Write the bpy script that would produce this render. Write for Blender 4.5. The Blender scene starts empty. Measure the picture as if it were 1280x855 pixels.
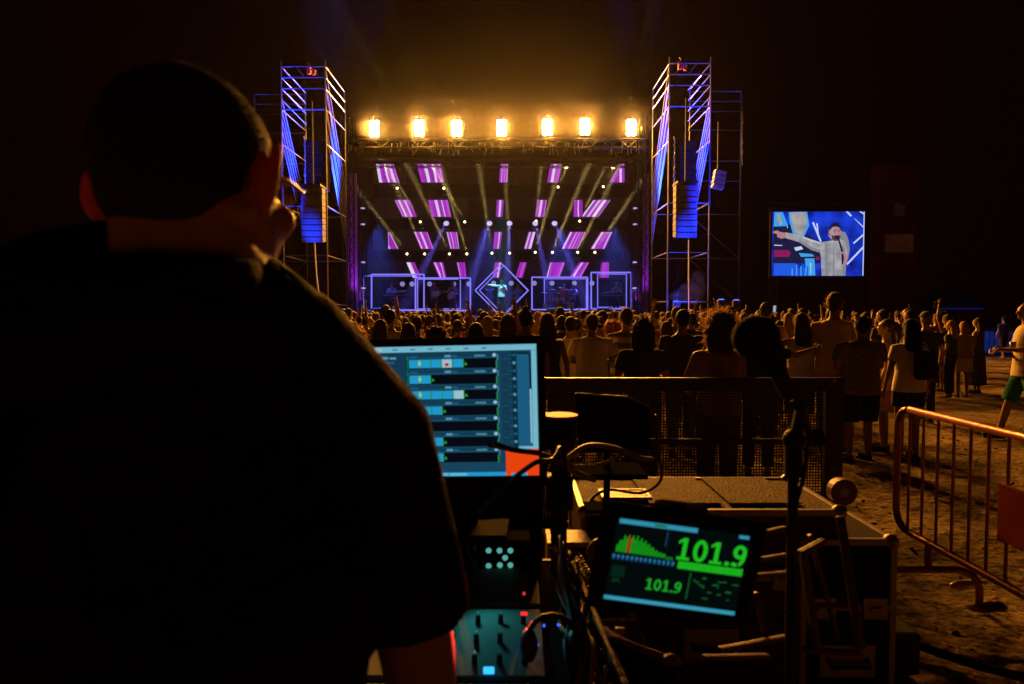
import bpy, bmesh, math, random
import numpy as np
from mathutils import Vector, Matrix, Euler, Quaternion, noise
R = math.radians
PI = math.pi
random.seed(11)
S = bpy.context.scene
COL = S.collection

# ------------------------------------------------------------------ camera
FPX, HC, PITCH = 853.3, 1.68, R(-2.38)
cam_d = bpy.data.cameras.new('camera'); cam = bpy.data.objects.new('camera', cam_d); COL.objects.link(cam)
cam.location = (0, 0, HC); cam.rotation_euler = (PI/2 + PITCH, 0, 0)
cam_d.sensor_width = 36; cam_d.lens = 24; cam_d.clip_start = 0.05; cam_d.clip_end = 2000
cam_d.dof.use_dof = True; cam_d.dof.focus_distance = 20; cam_d.dof.aperture_fstop = 5.2
S.camera = cam
def P(px, py, D):
    """point at forward distance D (world Y) that the photo shows at pixel px, py"""
    u = (px-640)/FPX; v = (427.5-py)/FPX
    c, s = math.cos(PITCH), math.sin(PITCH)
    y = c - v*s; z = s + v*c
    k = D/y
    return Vector((u*k, D, HC + z*k))

# ------------------------------------------------------------------ world, exposure
W = bpy.data.worlds.new('World'); S.world = W; W.use_nodes = True
bg = W.node_tree.nodes['Background']
bg.inputs[0].default_value = (1.0, 0.10, 0.06, 1); bg.inputs[1].default_value = 0.0022
S.view_settings.view_transform = 'Standard'; S.view_settings.look = 'None'
S.view_settings.exposure = 0; S.view_settings.gamma = 1
S.render.engine = 'CYCLES'
S.cycles.use_denoising = True
S.cycles.max_bounces = 5; S.cycles.diffuse_bounces = 2; S.cycles.glossy_bounces = 2; S.cycles.volume_bounces = 0
S.cycles.transparent_max_bounces = 12; S.cycles.use_light_tree = True
S.cycles.sample_clamp_indirect = 2.0
try: S.cycles.denoising_prefilter = 'ACCURATE'
except Exception: pass

# ------------------------------------------------------------------ materials
MATS = {}
def mat(name, col, rough=.7, metal=0., var=.25, scale=8., bump=0., emit=None, est=1., trans=0., spec=.5, bscale=None, alpha=None):
    if name in MATS: return MATS[name]
    m = bpy.data.materials.new(name); m.use_nodes = True; nt = m.node_tree; N = nt.nodes; L = nt.links
    b = N['Principled BSDF']
    b.inputs['Roughness'].default_value = rough; b.inputs['Metallic'].default_value = metal
    b.inputs['Specular IOR Level'].default_value = spec
    if trans: b.inputs['Transmission Weight'].default_value = trans
    tc = N.new('ShaderNodeTexCoord')
    if var or bump:
        n = N.new('ShaderNodeTexNoise'); n.inputs['Scale'].default_value = scale; n.inputs['Detail'].default_value = 4
        L.new(tc.outputs['Object'], n.inputs['Vector'])
        mx = N.new('ShaderNodeMix'); mx.data_type = 'RGBA'
        mx.inputs[6].default_value = (*[c*(1-var) for c in col], 1); mx.inputs[7].default_value = (*[min(1, c*(1+var)) for c in col], 1)
        L.new(n.outputs['Fac'], mx.inputs[0]); L.new(mx.outputs[2], b.inputs['Base Color'])
        if bump:
            n2 = N.new('ShaderNodeTexNoise'); n2.inputs['Scale'].default_value = bscale or scale*3; n2.inputs['Detail'].default_value = 3
            L.new(tc.outputs['Object'], n2.inputs['Vector'])
            bp = N.new('ShaderNodeBump'); bp.inputs['Strength'].default_value = min(1, bump); bp.inputs['Distance'].default_value = .02
            L.new(n2.outputs['Fac'], bp.inputs['Height']); L.new(bp.outputs[0], b.inputs['Normal'])
    else: b.inputs['Base Color'].default_value = (*col, 1)
    if emit:
        b.inputs['Emission Color'].default_value = (*emit, 1); b.inputs['Emission Strength'].default_value = est
    MATS[name] = m
    return m
def glow(name, col, st=1.):
    """something that gives off light"""
    if name in MATS: return MATS[name]
    m = bpy.data.materials.new(name); m.use_nodes = True; nt = m.node_tree
    nt.nodes.clear(); e = nt.nodes.new('ShaderNodeEmission'); o = nt.nodes.new('ShaderNodeOutputMaterial')
    e.inputs[0].default_value = (*col, 1); e.inputs[1].default_value = st
    nt.links.new(e.outputs[0], o.inputs[0]); MATS[name] = m
    m.cycles.emission_sampling = 'NONE' if st < 3 else 'AUTO'
    return m

# ------------------------------------------------------------------ mesh helpers
class MB:
    def __init__(s): s.v = []; s.f = []; s.m = []
    def add(s, v, f, mi=0):
        o = len(s.v); s.v += [tuple(p) for p in v]; s.f += [tuple(i+o for i in q) for q in f]; s.m += [mi]*len(f); return s
    def box(s, c, d, rot=None, mi=0):
        x, y, z = d[0]/2, d[1]/2, d[2]/2
        vs = [Vector(p) for p in ((-x,-y,-z),(x,-y,-z),(x,y,-z),(-x,y,-z),(-x,-y,z),(x,-y,z),(x,y,z),(-x,y,z))]
        if rot is not None: vs = [rot @ p for p in vs]
        c = Vector(c)
        return s.add([p+c for p in vs], [(0,3,2,1),(4,5,6,7),(0,1,5,4),(1,2,6,5),(2,3,7,6),(3,0,4,7)], mi)
    def bbox(s, c, d, b=.01, rot=None, mi=0):
        """box with chamfered edges"""
        bm = bmesh.new(); bmesh.ops.create_cube(bm, size=1)
        for q in bm.verts: q.co = Vector((q.co.x*d[0], q.co.y*d[1], q.co.z*d[2]))
        bmesh.ops.bevel(bm, geom=bm.edges[:], offset=min(b, min(d)*.45), segments=2, affect='EDGES', profile=.6)
        bm.verts.index_update(); c = Vector(c)
        vs = [(rot @ q.co if rot is not None else q.co)+c for q in bm.verts]; fs = [[q.index for q in f.verts] for f in bm.faces]
        bm.free(); return s.add(vs, fs, mi)
    def tube(s, pts, rad, n=8, caps=True, mi=0, sx=1.):
        pts = [Vector(p) for p in pts]
        if not isinstance(rad, (list, tuple)): rad = [rad]*len(pts)
        ds = []
        for i in range(len(pts)):
            d = pts[min(i+1, len(pts)-1)] - pts[max(i-1, 0)]
            ds.append(d.normalized() if d.length > 1e-9 else Vector((0,0,1)))
        P_, R_, D_ = list(pts), list(rad), list(ds)
        if caps == 'round':
            a = [(-.95, .3), (-.7, .71)]; P_ = [pts[0]+ds[0]*k*rad[0] for k, _ in a]+P_; R_ = [q*rad[0] for _, q in a]+R_; D_ = [ds[0]]*2+D_
            a = [(.7, .71), (.95, .3)]; P_ += [pts[-1]+ds[-1]*k*rad[-1] for k, _ in a]; R_ += [q*rad[-1] for _, q in a]; D_ += [ds[-1]]*2
        t = D_[0]; u = t.orthogonal().normalized(); vs = []
        if abs(t.z) < .99: u = t.cross(Vector((0,0,1))).normalized()
        else: u = Vector((1,0,0))
        for p, r, d in zip(P_, R_, D_):
            u = (u - d*u.dot(d)); u = u.normalized() if u.length > 1e-6 else d.orthogonal().normalized()
            w = d.cross(u)
            for k in range(n):
                a = 2*PI*k/n; vs.append(p + u*math.cos(a)*r*sx + w*math.sin(a)*r)
        m = len(P_); fs = [(i*n+k, i*n+(k+1)%n, (i+1)*n+(k+1)%n, (i+1)*n+k) for i in range(m-1) for k in range(n)]
        if caps: fs += [tuple(range(n-1, -1, -1)), tuple((m-1)*n+k for k in range(n))]
        return s.add(vs, fs, mi)
    def rings(s, rs, n=16, mi=0):
        """horizontal ellipses: (x, y, z, rx, ry)"""
        vs = [(x+rx*math.cos(2*PI*k/n), y+ry*math.sin(2*PI*k/n), z) for x, y, z, rx, ry in rs for k in range(n)]
        m = len(rs); fs = [(i*n+k, i*n+(k+1)%n, (i+1)*n+(k+1)%n, (i+1)*n+k) for i in range(m-1) for k in range(n)]
        fs += [tuple(range(n-1, -1, -1)), tuple((m-1)*n+k for k in range(n))]
        return s.add(vs, fs, mi)
    def ell(s, c, r, rot=None, n=12, m=8, mi=0):
        vs = []; c = Vector(c)
        for i in range(1, m):
            t = PI*i/m
            for k in range(n):
                a = 2*PI*k/n; p = Vector((r[0]*math.sin(t)*math.cos(a), r[1]*math.sin(t)*math.sin(a), -r[2]*math.cos(t)))
                vs.append((rot @ p if rot is not None else p)+c)
        for z in (-r[2], r[2]):
            p = Vector((0,0,z)); vs.append((rot @ p if rot is not None else p)+c)
        b = (m-1)*n; fs = [(i*n+k, i*n+(k+1)%n, (i+1)*n+(k+1)%n, (i+1)*n+k) for i in range(m-2) for k in range(n)]
        fs += [(b, (k+1)%n, k) for k in range(n)] + [(b+1, (m-2)*n+k, (m-2)*n+(k+1)%n) for k in range(n)]
        return s.add(vs, fs, mi)
    def quad(s, a, b, c, d, mi=0): return s.add([a, b, c, d], [(0,1,2,3)], mi)
    def mesh(s, name='mesh', smooth=False):
        me = bpy.data.meshes.new(name); me.from_pydata(s.v, [], s.f)
        if any(s.m): me.polygons.foreach_set('material_index', s.m)
        if smooth: me.polygons.foreach_set('use_smooth', [True]*len(s.f))
        me.update(); return me
def link(name, data, parent=None, loc=None, rot=None, mats=None):
    o = bpy.data.objects.new(name, data); COL.objects.link(o)
    if parent is not None: o.parent = parent
    if loc is not None: o.location = loc
    if rot is not None: o.rotation_euler = rot
    if mats is not None and data is not None and not len(data.materials):
        for m in (mats if isinstance(mats, (list, tuple)) else [mats]): data.materials.append(m)
    return o
def obj(name, mb, m, parent=None, loc=None, rot=None, smooth=False):
    return link(name, mb.mesh(name, smooth), parent, loc, rot, m)
def thing(name, label, cat, loc=(0,0,0), rot=(0,0,0), group=None):
    o = bpy.data.objects.new(name, None); COL.objects.link(o); o.location = loc; o.rotation_euler = rot
    o['label'] = label; o['category'] = cat; o.empty_display_size = .1
    if group: o['group'] = group
    return o
def tag(o, label, cat, group=None):
    o['label'] = label; o['category'] = cat
    if group: o['group'] = group
    return o
def struct(o): o['kind'] = 'structure'; return o
def stuff(o, label=None, cat=None):
    o['kind'] = 'stuff'
    if label: o['label'] = label; o['category'] = cat
    return o
KIDS = {}
def copy_tree(root, parent=None):
    c = root.copy(); COL.objects.link(c)
    if parent is not None: c.parent = parent
    for ch in list(root.children): copy_tree(ch, c)
    return c
PEND = []
def melt(o, voxel, smooth=3):
    """fuse the overlapping closed shapes of o into one continuous skin (baked at flush)"""
    r = o.modifiers.new('r', 'REMESH'); r.mode = 'VOXEL'; r.voxel_size = voxel; r.use_smooth_shade = True
    if smooth:
        q = o.modifiers.new('s', 'SMOOTH'); q.factor = .5; q.iterations = smooth
    PEND.append(o); return o
def flush():
    bpy.context.view_layer.update(); dg = bpy.context.evaluated_depsgraph_get()
    new = []
    for o in PEND:
        me = bpy.data.meshes.new_from_object(o.evaluated_get(dg)); new.append(me)
    for o, me in zip(PEND, new):
        nm = o.data.name; ms = list(o.data.materials); o.modifiers.clear(); o.data = me; me.name = nm
        if not len(me.materials):
            for m in ms: me.materials.append(m)
        ex = o.get('_extra')
    PEND.clear()

def lamp(name, kind, loc, target, col, power, size=.2, spot=60, blend=.5):
    d = bpy.data.lights.new(name, kind); d.color = col; d.energy = power
    if kind == 'SPOT': d.spot_size = R(spot); d.spot_blend = blend; d.shadow_soft_size = size
    elif kind == 'POINT': d.shadow_soft_size = size
    o = bpy.data.objects.new(name, d); COL.objects.link(o); o.location = loc
    if target is not None: o.rotation_euler = (Vector(target)-Vector(loc)).to_track_quat('-Z', 'Y').to_euler()
    return o
# ------------------------------------------------------------------ stage lights (all stand where the photo shows lit lamps)
BL = [(468,161),(524,160),(571,160.5),(627,160),(684,159),(731,158.5),(789,159.5)]
DT = 34.0
for i, (x, y) in enumerate(BL):
    p = P(x, y, DT)
    lamp('blinder_beam', 'SPOT', p+Vector((0,-.45,0)), (p.x*.25 + 1.2, 5, 1.0), (1, .37, .042), 12500, .40, 132, .6)

# haze
HAZE = link('haze', MB().box((0, 24, 7.5), (90, 60, 19)).mesh('haze')); stuff(HAZE, 'thin smoke haze hanging over the concert ground', 'haze')
m = bpy.data.materials.new('haze'); m.use_nodes = True; nt = m.node_tree; nt.nodes.clear()
pv = nt.nodes.new('ShaderNodeVolumePrincipled'); ou = nt.nodes.new('ShaderNodeOutputMaterial')
pv.inputs['Density'].default_value = .00005; pv.inputs['Color'].default_value = (.9,.9,.9,1); pv.inputs['Anisotropy'].default_value = .8
nt.links.new(pv.outputs[0], ou.inputs['Volume']); HAZE.data.materials.append(m)

def smoke(name, mb, dens, g, label):
    o = link(name, mb.mesh(name)); stuff(o, label, 'smoke')
    m = bpy.data.materials.new(name); m.use_nodes = True; nt = m.node_tree; nt.nodes.clear()
    pv = nt.nodes.new('ShaderNodeVolumePrincipled'); ou = nt.nodes.new('ShaderNodeOutputMaterial')
    pv.inputs['Density'].default_value = dens; pv.inputs['Color'].default_value = (.95,.95,.95,1); pv.inputs['Anisotropy'].default_value = g
    nt.links.new(pv.outputs[0], ou.inputs['Volume']); o.data.materials.append(m)
smoke('stage_smoke', MB().box((P(620,300,36.5).x, 36.6, 5.6), (15.5, 4.7, 7.8)), .010, .1, 'thin stage smoke in which the light beams show')
smoke('truss_halo_smoke', MB().ell((P(627,160,33.2).x, 33.1, 11.3), (8.8,1.2,1.7), None, 32, 16), .0042, .3, 'smoke band added for the halo round the amber blinder lights')  # smoke band added to spread a halo round the blinders
smoke('rising_smoke', MB().ell((P(600,60,33.2).x, 33.5, 15.2), (9.2,4.5,6.2), None, 32, 20).ell((P(660,60,33.2).x, 31.5, 14.8), (5.2,3.2,4.6), None, 32, 20), .0008, .25, 'amber lit smoke rising above the stage truss')
for r_, d_, nm in ((.95,.010,'wide'),(.66,.020,'inner'),(.40,.050,'dense')):
    mb = MB()
    for x, y in BL: p = P(x, y, DT); mb.ell(p+Vector((0,-.35,.03)), (r_,r_*.8,r_*1.1), None, 16, 12)
    smoke('lamp_halo', mb, d_, .4, '%s halo puffs added close round the amber blinder lights' % nm)  # added puffs stand in for the lens bloom of the blinders
smoke('blue_glow_smoke', MB().ell(P(864,366,28.6), (.55,.5,.5), None, 16, 12).ell(P(872,360,28.7), (.35,.4,.75), None, 16, 12).ell(P(853,371,28.5), (.6,.4,.3), None, 16, 12), .012, .2, 'small smoke puff added for the blue glow low beside the right scaffold tower')  # puffs added so the blue floor light shows as a glow

# ------------------------------------------------------------------ ground
def gz(x, y):
    a = max(0., min(1., (12-y)/4))
    return a*(.035*noise.noise(Vector((x*1.1, y*1.1, 0))) + .022*noise.noise(Vector((x*4.2, y*4.2, 3))) + .012*noise.noise(Vector((x*11, y*11, 7)))) - .02
def sheet(x0, x1, y0, y1, st, skip=None):
    mb = MB(); nx = int((x1-x0)/st); ny = int((y1-y0)/st)
    vs = [(x0+(x1-x0)*i/nx, y0+(y1-y0)*j/ny, gz(x0+(x1-x0)*i/nx, y0+(y1-y0)*j/ny)) for j in range(ny+1) for i in range(nx+1)]
    fs = []
    for j in range(ny):
        for i in range(nx):
            cx = x0+(x1-x0)*(i+.5)/nx; cy = y0+(y1-y0)*(j+.5)/ny
            if skip and skip[0] < cx < skip[1] and skip[2] < cy < skip[3]: continue
            k = j*(nx+1)+i; fs.append((k, k+1, k+nx+2, k+nx+1))
    return mb.add(vs, fs)
GM = bpy.data.materials.new('sand'); GM.use_nodes = True; nt = GM.node_tree; N = nt.nodes; L = nt.links
b = N['Principled BSDF']; b.inputs['Roughness'].default_value = .95; b.inputs['Specular IOR Level'].default_value = .15
tc = N.new('ShaderNodeTexCoord')
n1 = N.new('ShaderNodeTexNoise'); n1.inputs['Scale'].default_value = 1.4; n1.inputs['Detail'].default_value = 8
n2 = N.new('ShaderNodeTexNoise'); n2.inputs['Scale'].default_value = 26; n2.inputs['Detail'].default_value = 6
n3 = N.new('ShaderNodeTexVoronoi'); n3.inputs['Scale'].default_value = 9
mp = N.new('ShaderNodeMapping'); mp.inputs['Scale'].default_value = (1, 1, 1)
L.new(tc.outputs['Object'], mp.inputs[0])
for q in (n1, n2, n3): L.new(mp.outputs[0], q.inputs['Vector'])
cr = N.new('ShaderNodeValToRGB'); cr.color_ramp.elements[0].position = .35; cr.color_ramp.elements[0].color = (.14,.098,.05,1)
cr.color_ramp.elements[1].position = .68; cr.color_ramp.elements[1].color = (.50,.36,.19,1)
L.new(n1.outputs['Fac'], cr.inputs[0])
mx = N.new('ShaderNodeMix'); mx.data_type = 'RGBA'; mx.blend_type = 'MULTIPLY'; mx.inputs[0].default_value = .75
cr2 = N.new('ShaderNodeValToRGB'); cr2.color_ramp.elements[0].position = .36; cr2.color_ramp.elements[0].color = (.22,.2,.18,1); cr2.color_ramp.elements[1].position = .56; cr2.color_ramp.elements[1].color = (1,1,1,1)
L.new(n2.outputs['Fac'], cr2.inputs[0]); L.new(cr.outputs[0], mx.inputs[6]); L.new(cr2.outputs[0], mx.inputs[7]); L.new(mx.outputs[2], b.inputs['Base Color'])
bp = N.new('ShaderNodeBump'); bp.inputs['Strength'].default_value = .9; bp.inputs['Distance'].default_value = .03
L.new(n2.outputs['Fac'], bp.inputs['Height'])
bp2 = N.new('ShaderNodeBump'); bp2.inputs['Strength'].default_value = .4; bp2.inputs['Distance'].default_value = .05
L.new(n3.outputs['Distance'], bp2.inputs['Height']); L.new(bp.outputs[0], bp2.inputs['Normal']); L.new(bp2.outputs[0], b.inputs['Normal'])
g = obj('ground', sheet(-100, 100, -20, 200, 4, (-8, 12, 0, 12)), GM); struct(g)
near = sheet(-8, 12, 0, 12, .05); struct(obj('ground_near', near, GM, smooth=True))
# ------------------------------------------------------------------ stage
STEEL = mat('steel', (.03,.03,.034), .7, .0, .2, 6)
BLACKM = mat('black_metal', (.022,.021,.022), .6, 0, .3, 6, spec=.25)
BLACKC = mat('black_cloth', (.014,.013,.015), .95, 0, .4, 3, .3, spec=.03)
SCAF_LIT = mat('lit_galvanised', (.12,.12,.16), .5, .2, .2, 5)  # paler galvanised copy, light on the braces put into the colour
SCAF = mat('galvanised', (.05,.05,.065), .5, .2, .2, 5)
GOLD_BULB = glow('blinder_bulb', (1,.70,.26), 26); GOLD_BULB.cycles.emission_sampling = 'NONE'
WARM_SPOT = glow('beam_lens', (1,.85,.38), 5)
BLUE_SPOT = glow('wash_lens', (.62,.55,1.), .95)
TUBE = glow('neon_tube', (.22,.19,1.0), 1.1)
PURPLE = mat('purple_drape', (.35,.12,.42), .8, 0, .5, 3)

def truss(mb, a, b, w=.38, r=.028, step=.5, n=6):
    a = Vector(a); b = Vector(b); d = (b-a); Ln = d.length; d.normalize()
    u = d.orthogonal().normalized() if abs(d.z) > .9 else d.cross(Vector((0,0,1))).normalized(); v = d.cross(u)
    cs = [u*w/2+v*w/2, -u*w/2+v*w/2, -u*w/2-v*w/2, u*w/2-v*w/2]
    for c in cs: mb.tube([a+c, b+c], r, n)
    k = max(1, int(Ln/step))
    for i in range(k):
        p, q = a+d*Ln*i/k, a+d*Ln*(i+1)/k
        for j in range(4):
            c0, c1 = cs[j], cs[(j+1) % 4]
            mb.tube([p+(c0 if i % 2 else c1), q+(c1 if i % 2 else c0)], r*.55, 4)
    return mb
DK = 1.62
x0 = P(440,392,34).x; x1 = P(800,392,34).x
st = thing('stage', 'broad black concert stage deck with blue lit front edge behind the crowd', 'stage', ((x0+x1)/2, 37, 0))
cx = (x0+x1)/2; sw = x1-x0
obj('deck', MB().bbox((0, 1.0, DK-.1), (sw+1.0, 8.5, .2), .02), mat('deck', (.04,.04,.05), .35, 0, .3, 2), st)
obj('skirt', MB().box((0, -3.2, (DK-.2)/2), (sw+.9, .06, DK-.22)), BLACKC, st)
for k in range(3):
    obj('edge_light', MB().box((-.2, -3.27-.003*k, DK-.06-.09*k), (sw*.88-.3*k, .03, .022)), glow('edge_glow', (.2,.12,.9), .45), st)
# back wall and side legs, roof
for k in range(10):
    obj('backdrop_panel', MB().box((-sw/2+.1+sw*(k+.5)/10-.1, 4.6, 5.9), (sw/10-.02, .08, 8.6)), BLACKC, st)
rf = thing('stage_truss', 'open truss frame with four towers standing over the stage', 'truss frame', (cx, 37, 0))
for s in (-1, 1):
    for y in (-3.0, 4.9):
        mb = MB(); truss(mb, (s*(sw/2+.15), y, 0), (s*(sw/2+.15), y, 11.4), .4, .03, .6); obj('tower', mb, BLACKM, rf)
for y in (-3.3, 0, 3.6):
    mb = MB(); truss(mb, (-sw/2-.2, y, 9.75 if y > -3 else 9.95), (sw/2+.2, y, 9.75 if y > -3 else 9.95), .42, .028, .45); obj('truss', mb, STEEL, rf)
mb = MB(); random.seed(5)
for k in range(70):   # clamps, cable swags and small brackets along the front truss
    px = random.uniform(-sw/2, sw/2); mb.tube([(px, -3.5, 9.75+random.uniform(-.1,.25)), (px+random.uniform(-.12,.12), -3.52, 9.55+random.uniform(-.2,.1))], .014, 4)
obj('rigging', stuff(obj('rigging', mb, mat('bright_steel', (.35,.33,.28), .4, .5), rf)) and MB().box((0,-3.5,9.73), (sw*.9,.05,.06)), BLACKM, rf)

# blinders
def make_blinder():
    t = thing('blinder_light', '', 'stage light')
    obj('housing', MB().bbox((0,.12,0), (.50,.2,.84), .03), BLACKM, t)
    obj('yoke', MB().tube([(-.28,.1,.0),(-.28,.1,.5),(.28,.1,.5),(.28,.1,0)], .02, 6).tube([(0,.1,.5),(0,.1,.0+.62)], .025, 6), BLACKM, t)
    bm_ = None
    for i in range(2):
        for j in range(4):
            if bm_ is None: bm_ = MB().ell((0,0,0), (.125,.06,.108), None, 10, 6).mesh('bulb', True)
            link('bulb', bm_, t, (-.12+.24*i, 0, -.3+.2*j), None, GOLD_BULB)
    return t
bt = make_blinder()
ords = ['leftmost', 'second from the left', 'third from the left', 'middle', 'third from the right', 'second from the right', 'rightmost']
for i, (x, y) in enumerate(BL):
    t = bt if i == 0 else copy_tree(bt); t.location = P(x, y, DT)
    t['label'] = 'glaring amber blinder light on the roof truss, %s of the seven' % ords[i]; t['group'] = 'amber blinder lights on the roof truss'

# LED banners: four black rows whose lit parts show purple and white stripes
def stripes(name, hue=0):
    m = bpy.data.materials.new(name); m.use_nodes = True; nt = m.node_tree; N = nt.nodes; L = nt.links; N.clear()
    uv = N.new('ShaderNodeUVMap'); uv.uv_map = 'UVMap'; sp = N.new('ShaderNodeSeparateXYZ'); oi = N.new('ShaderNodeObjectInfo')
    L.new(uv.outputs[0], sp.inputs[0])
    ml = N.new('ShaderNodeMath'); ml.operation = 'MULTIPLY_ADD'; ml.inputs[1].default_value = 37.0
    L.new(oi.outputs['Random'], ml.inputs[0]); L.new(sp.outputs['X'], ml.inputs[2])
    n = N.new('ShaderNodeTexNoise'); n.noise_dimensions = '1D'; n.inputs['Scale'].default_value = 3.4; n.inputs['Detail'].default_value = 2.0
    L.new(ml.outputs[0], n.inputs['W'])
    r = N.new('ShaderNodeValToRGB'); r.color_ramp.interpolation = 'LINEAR'
    e = r.color_ramp.elements; e[0].position = .0; e[0].color = (.22,.02,.32,1); e[1].position = 1; e[1].color = (.8,.8,.85,1)
    for p_, c_ in ((.40,(.32,.012,.42,1)),(.47,(.52,.03,.60,1)),(.50,(.26,.010,.42,1)),(.56,(.50,.05,.62,1)),(.585,(.66,.55,.80,1))):
        q = e.new(p_); q.color = c_
    L.new(n.outputs['Fac'], r.inputs[0])
    em = N.new('ShaderNodeEmission'); em.inputs[1].default_value = 1.0; o = N.new('ShaderNodeOutputMaterial')
    L.new(r.outputs[0], em.inputs[0]); L.new(em.outputs[0], o.inputs[0]); return m
STR = stripes('led_stripes')
ROWS = [
 (205,228,[(470,492,474,499,-0),(521,551,527,555,0),(625.5,635,624,634,0),(688,702,684,698,0),(775,780.5,762,780.5,0)]),
 (250,271,[(493,512,503,521,0),(535,559.5,540,564,0),(621,630,620,628,0),(672,683.5,669,680,0),(742,763,727,748,0),(718,728,717,729,1)]),
 (290,311,[(485,487,485.5,498,0),(517,534,526,542,0),(558,571,563,574,0),(618,628,616.5,625,0),(661,669.5,655,664,0),(712.5,732,702,722,0),(751,766,738,756,0)]),
 (328,347,[(508,518,516,526,0),(541,554,549,558,0),(571,581,575,583,0),(619,627,616,624,0),(650,658.5,644.5,653,0),(688,706,683,699,0),(724,736.5,711,726,0),(752,761,749,761,1)]),
]
for ri, (ya, yb, segs) in enumerate(ROWS):
    DL = 38.6
    a = P(466, ya-3, DL); b_ = P(786, yb+2, DL); c = (a+b_)/2
    t = thing('led_banner', 'black LED banner with slanted purple stripes, %s of the four' % ['topmost', 'second from top', 'third from top', 'lowest'][ri], 'LED screen', c, (0,0,0), 'striped LED banners above the stage')
    w, h = abs(b_.x-a.x), abs(a.z-b_.z); nc = 16
    cm = MB().bbox((0,.06,0), (w/nc-.01,.1,h), .012).mesh('cabinet')
    for k in range(nc): link('cabinet', cm, t, (-w/2+w*(k+.5)/nc, 0, 0), None, mat('led_cabinet', (.012,.012,.014), .5))
    for (ta, tb, ba, bb, kind) in segs:
        ps = [P(ta,ya,DL)-c, P(tb,ya,DL)-c, P(bb,yb,DL)-c, P(ba,yb,DL)-c]
        for q in ps: q.y = 0
        mb = MB(); mb.add([q+Vector((0,-.004,0)) for q in ps]+[q+Vector((0,.004,0)) for q in ps], [(3,2,1,0),(0,1,5,4),(1,2,6,5),(2,3,7,6),(3,0,4,7)])
        me = mb.mesh('lit_stripe'); uvl = me.uv_layers.new(name='UVMap')
        ww = (abs(tb-ta)+abs(bb-ba))/2/20
        for poly in me.polygons:
            for li in poly.loop_indices:
                vi = me.loops[li].vertex_index % 4; uvl.data[li].uv = ((0, ww, ww, 0)[vi], (1,1,0,0)[vi])
        link('lit_stripe', me, t, None, None, STR)

# moving heads: warm ones point up and outwards, round blue-violet ones point down
UP = [(496.7,236,-1,1.1),(555,236,-1,1.2),(525.5,278,-1,1),(581,278,-1,1.6),(509,318,-1.3,1),(531,318,-.7,1),(562,318,-.8,1.3),(583.7,318,-.5,1.2),(615,317,-.25,1.2),(637,317,-.1,1),
      (697.5,234.5,.8,2.2),(754,234,.9,1.8),(670,277,.15,1),(724.5,277,.8,1.2),(669,316,.5,1.5),(690.5,316,.7,1.8),(722,316,.8,1.8),(743.5,316,1.1,1.5)]
mh = thing('moving_head', '', 'stage light')
obj('base', MB().bbox((0,.1,-.28), (.3,.26,.12), .03), BLACKM, mh)
[obj('arm', MB().bbox((x_,.1,-.1), (.05,.14,.34), .02), BLACKM, mh) for x_ in (-.17,.17)]
obj('head', MB().tube([(0,.2,-.06),(0,.05,0),(0,-.02,.02)], [.11,.14,.11], 12), BLACKM, mh, smooth=True)
lens = obj('lens', MB().ell((0,-.06,.02), (.062,.04,.062), None, 12, 8), WARM_SPOT, mh)
first = True
NW = ['one','two','three','four','five','six','seven','eight','nine','ten','eleven','twelve']
def cnt(y, x): return NW[len([1 for q in UP if abs(q[1]-y) < 12 and q[0] < x])]
for (x, y, sl, st_) in UP:
    t = mh if first else copy_tree(mh); first = False
    p = P(x, y, 37.6); t.location = p
    t['label'] = 'small warm moving head light, number %s from the left in the %s row' % (cnt(y, x), {236:'top',234:'top',278:'middle',277:'middle'}.get(int(y),'bottom')); t['group'] = 'warm moving head lights between the LED rows'
    tgt = p + Vector((sl*5.2, -3.0, 9))
    lamp('warm_beam', 'SPOT', p+Vector((0,-.15,.1)), tgt, (1,.72,.22), 110000*st_, .08, 4.6, 1.0)
t2 = None
DN = [(558,279,-1),(612,279,-.6),(637,279,.1),(637,317,.2),(693,279,1.0)]
DN = [(558,279,-1.1),(612,279,-.7),(637,279,-.1),(669,279,.45),(693,279,.9)]
for (x, y, sl) in DN:
    if t2 is None:
        t2 = copy_tree(mh)
        for ch in t2.children:
            if ch.name.startswith('lens'):
                ch.data = MB().ell((0,-.08,-.02), (.15,.05,.13), None, 14, 8).mesh('lens', True); ch.data.materials.append(BLUE_SPOT)
        t = t2
    else: t = copy_tree(t2)
    p = P(x, y, 37.3); t.location = p
    t['label'] = 'round violet white wash light, %s of five above the stage' % ['leftmost','second from left','middle one','second from right','rightmost'][[q[0] for q in DN].index(x)]; t['group'] = 'violet wash lights above the stage'
    lamp('blue_beam', 'SPOT', p+Vector((0,-.2,0)), p+Vector((sl*3.4,-1.5,-8)), (.16,.12,1), 50000, .06, 11, .8)
# row of round lights behind the band
wm = None
for xi_, x in enumerate((503,515,537,567,586,617,639,668,690,718,740)):
    p = P(x, 354 if x > 600 else 355, 39.4)
    if wm is None:
        wm = thing('wash_light', '', 'stage light')
        obj('housing', MB().tube([(0,.2,0),(0,.02,0)], [.1,.16], 14), BLACKM, wm)
        obj('lens', MB().ell((0,0,0), (.145,.03,.145), None, 14, 6), glow('pale_lens', (.28,.27,.62), .8), wm)
        obj('stand', MB().tube([(0,.1,-.1),(0,.1,-(p.z-DK))], .025, 6), BLACKM, wm); t = wm
    else: t = copy_tree(wm)
    t.location = p; t['label'] = 'pale round wash light behind the band, number %s from the left' % NW[xi_]; t['group'] = 'round wash lights behind the band'

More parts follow.
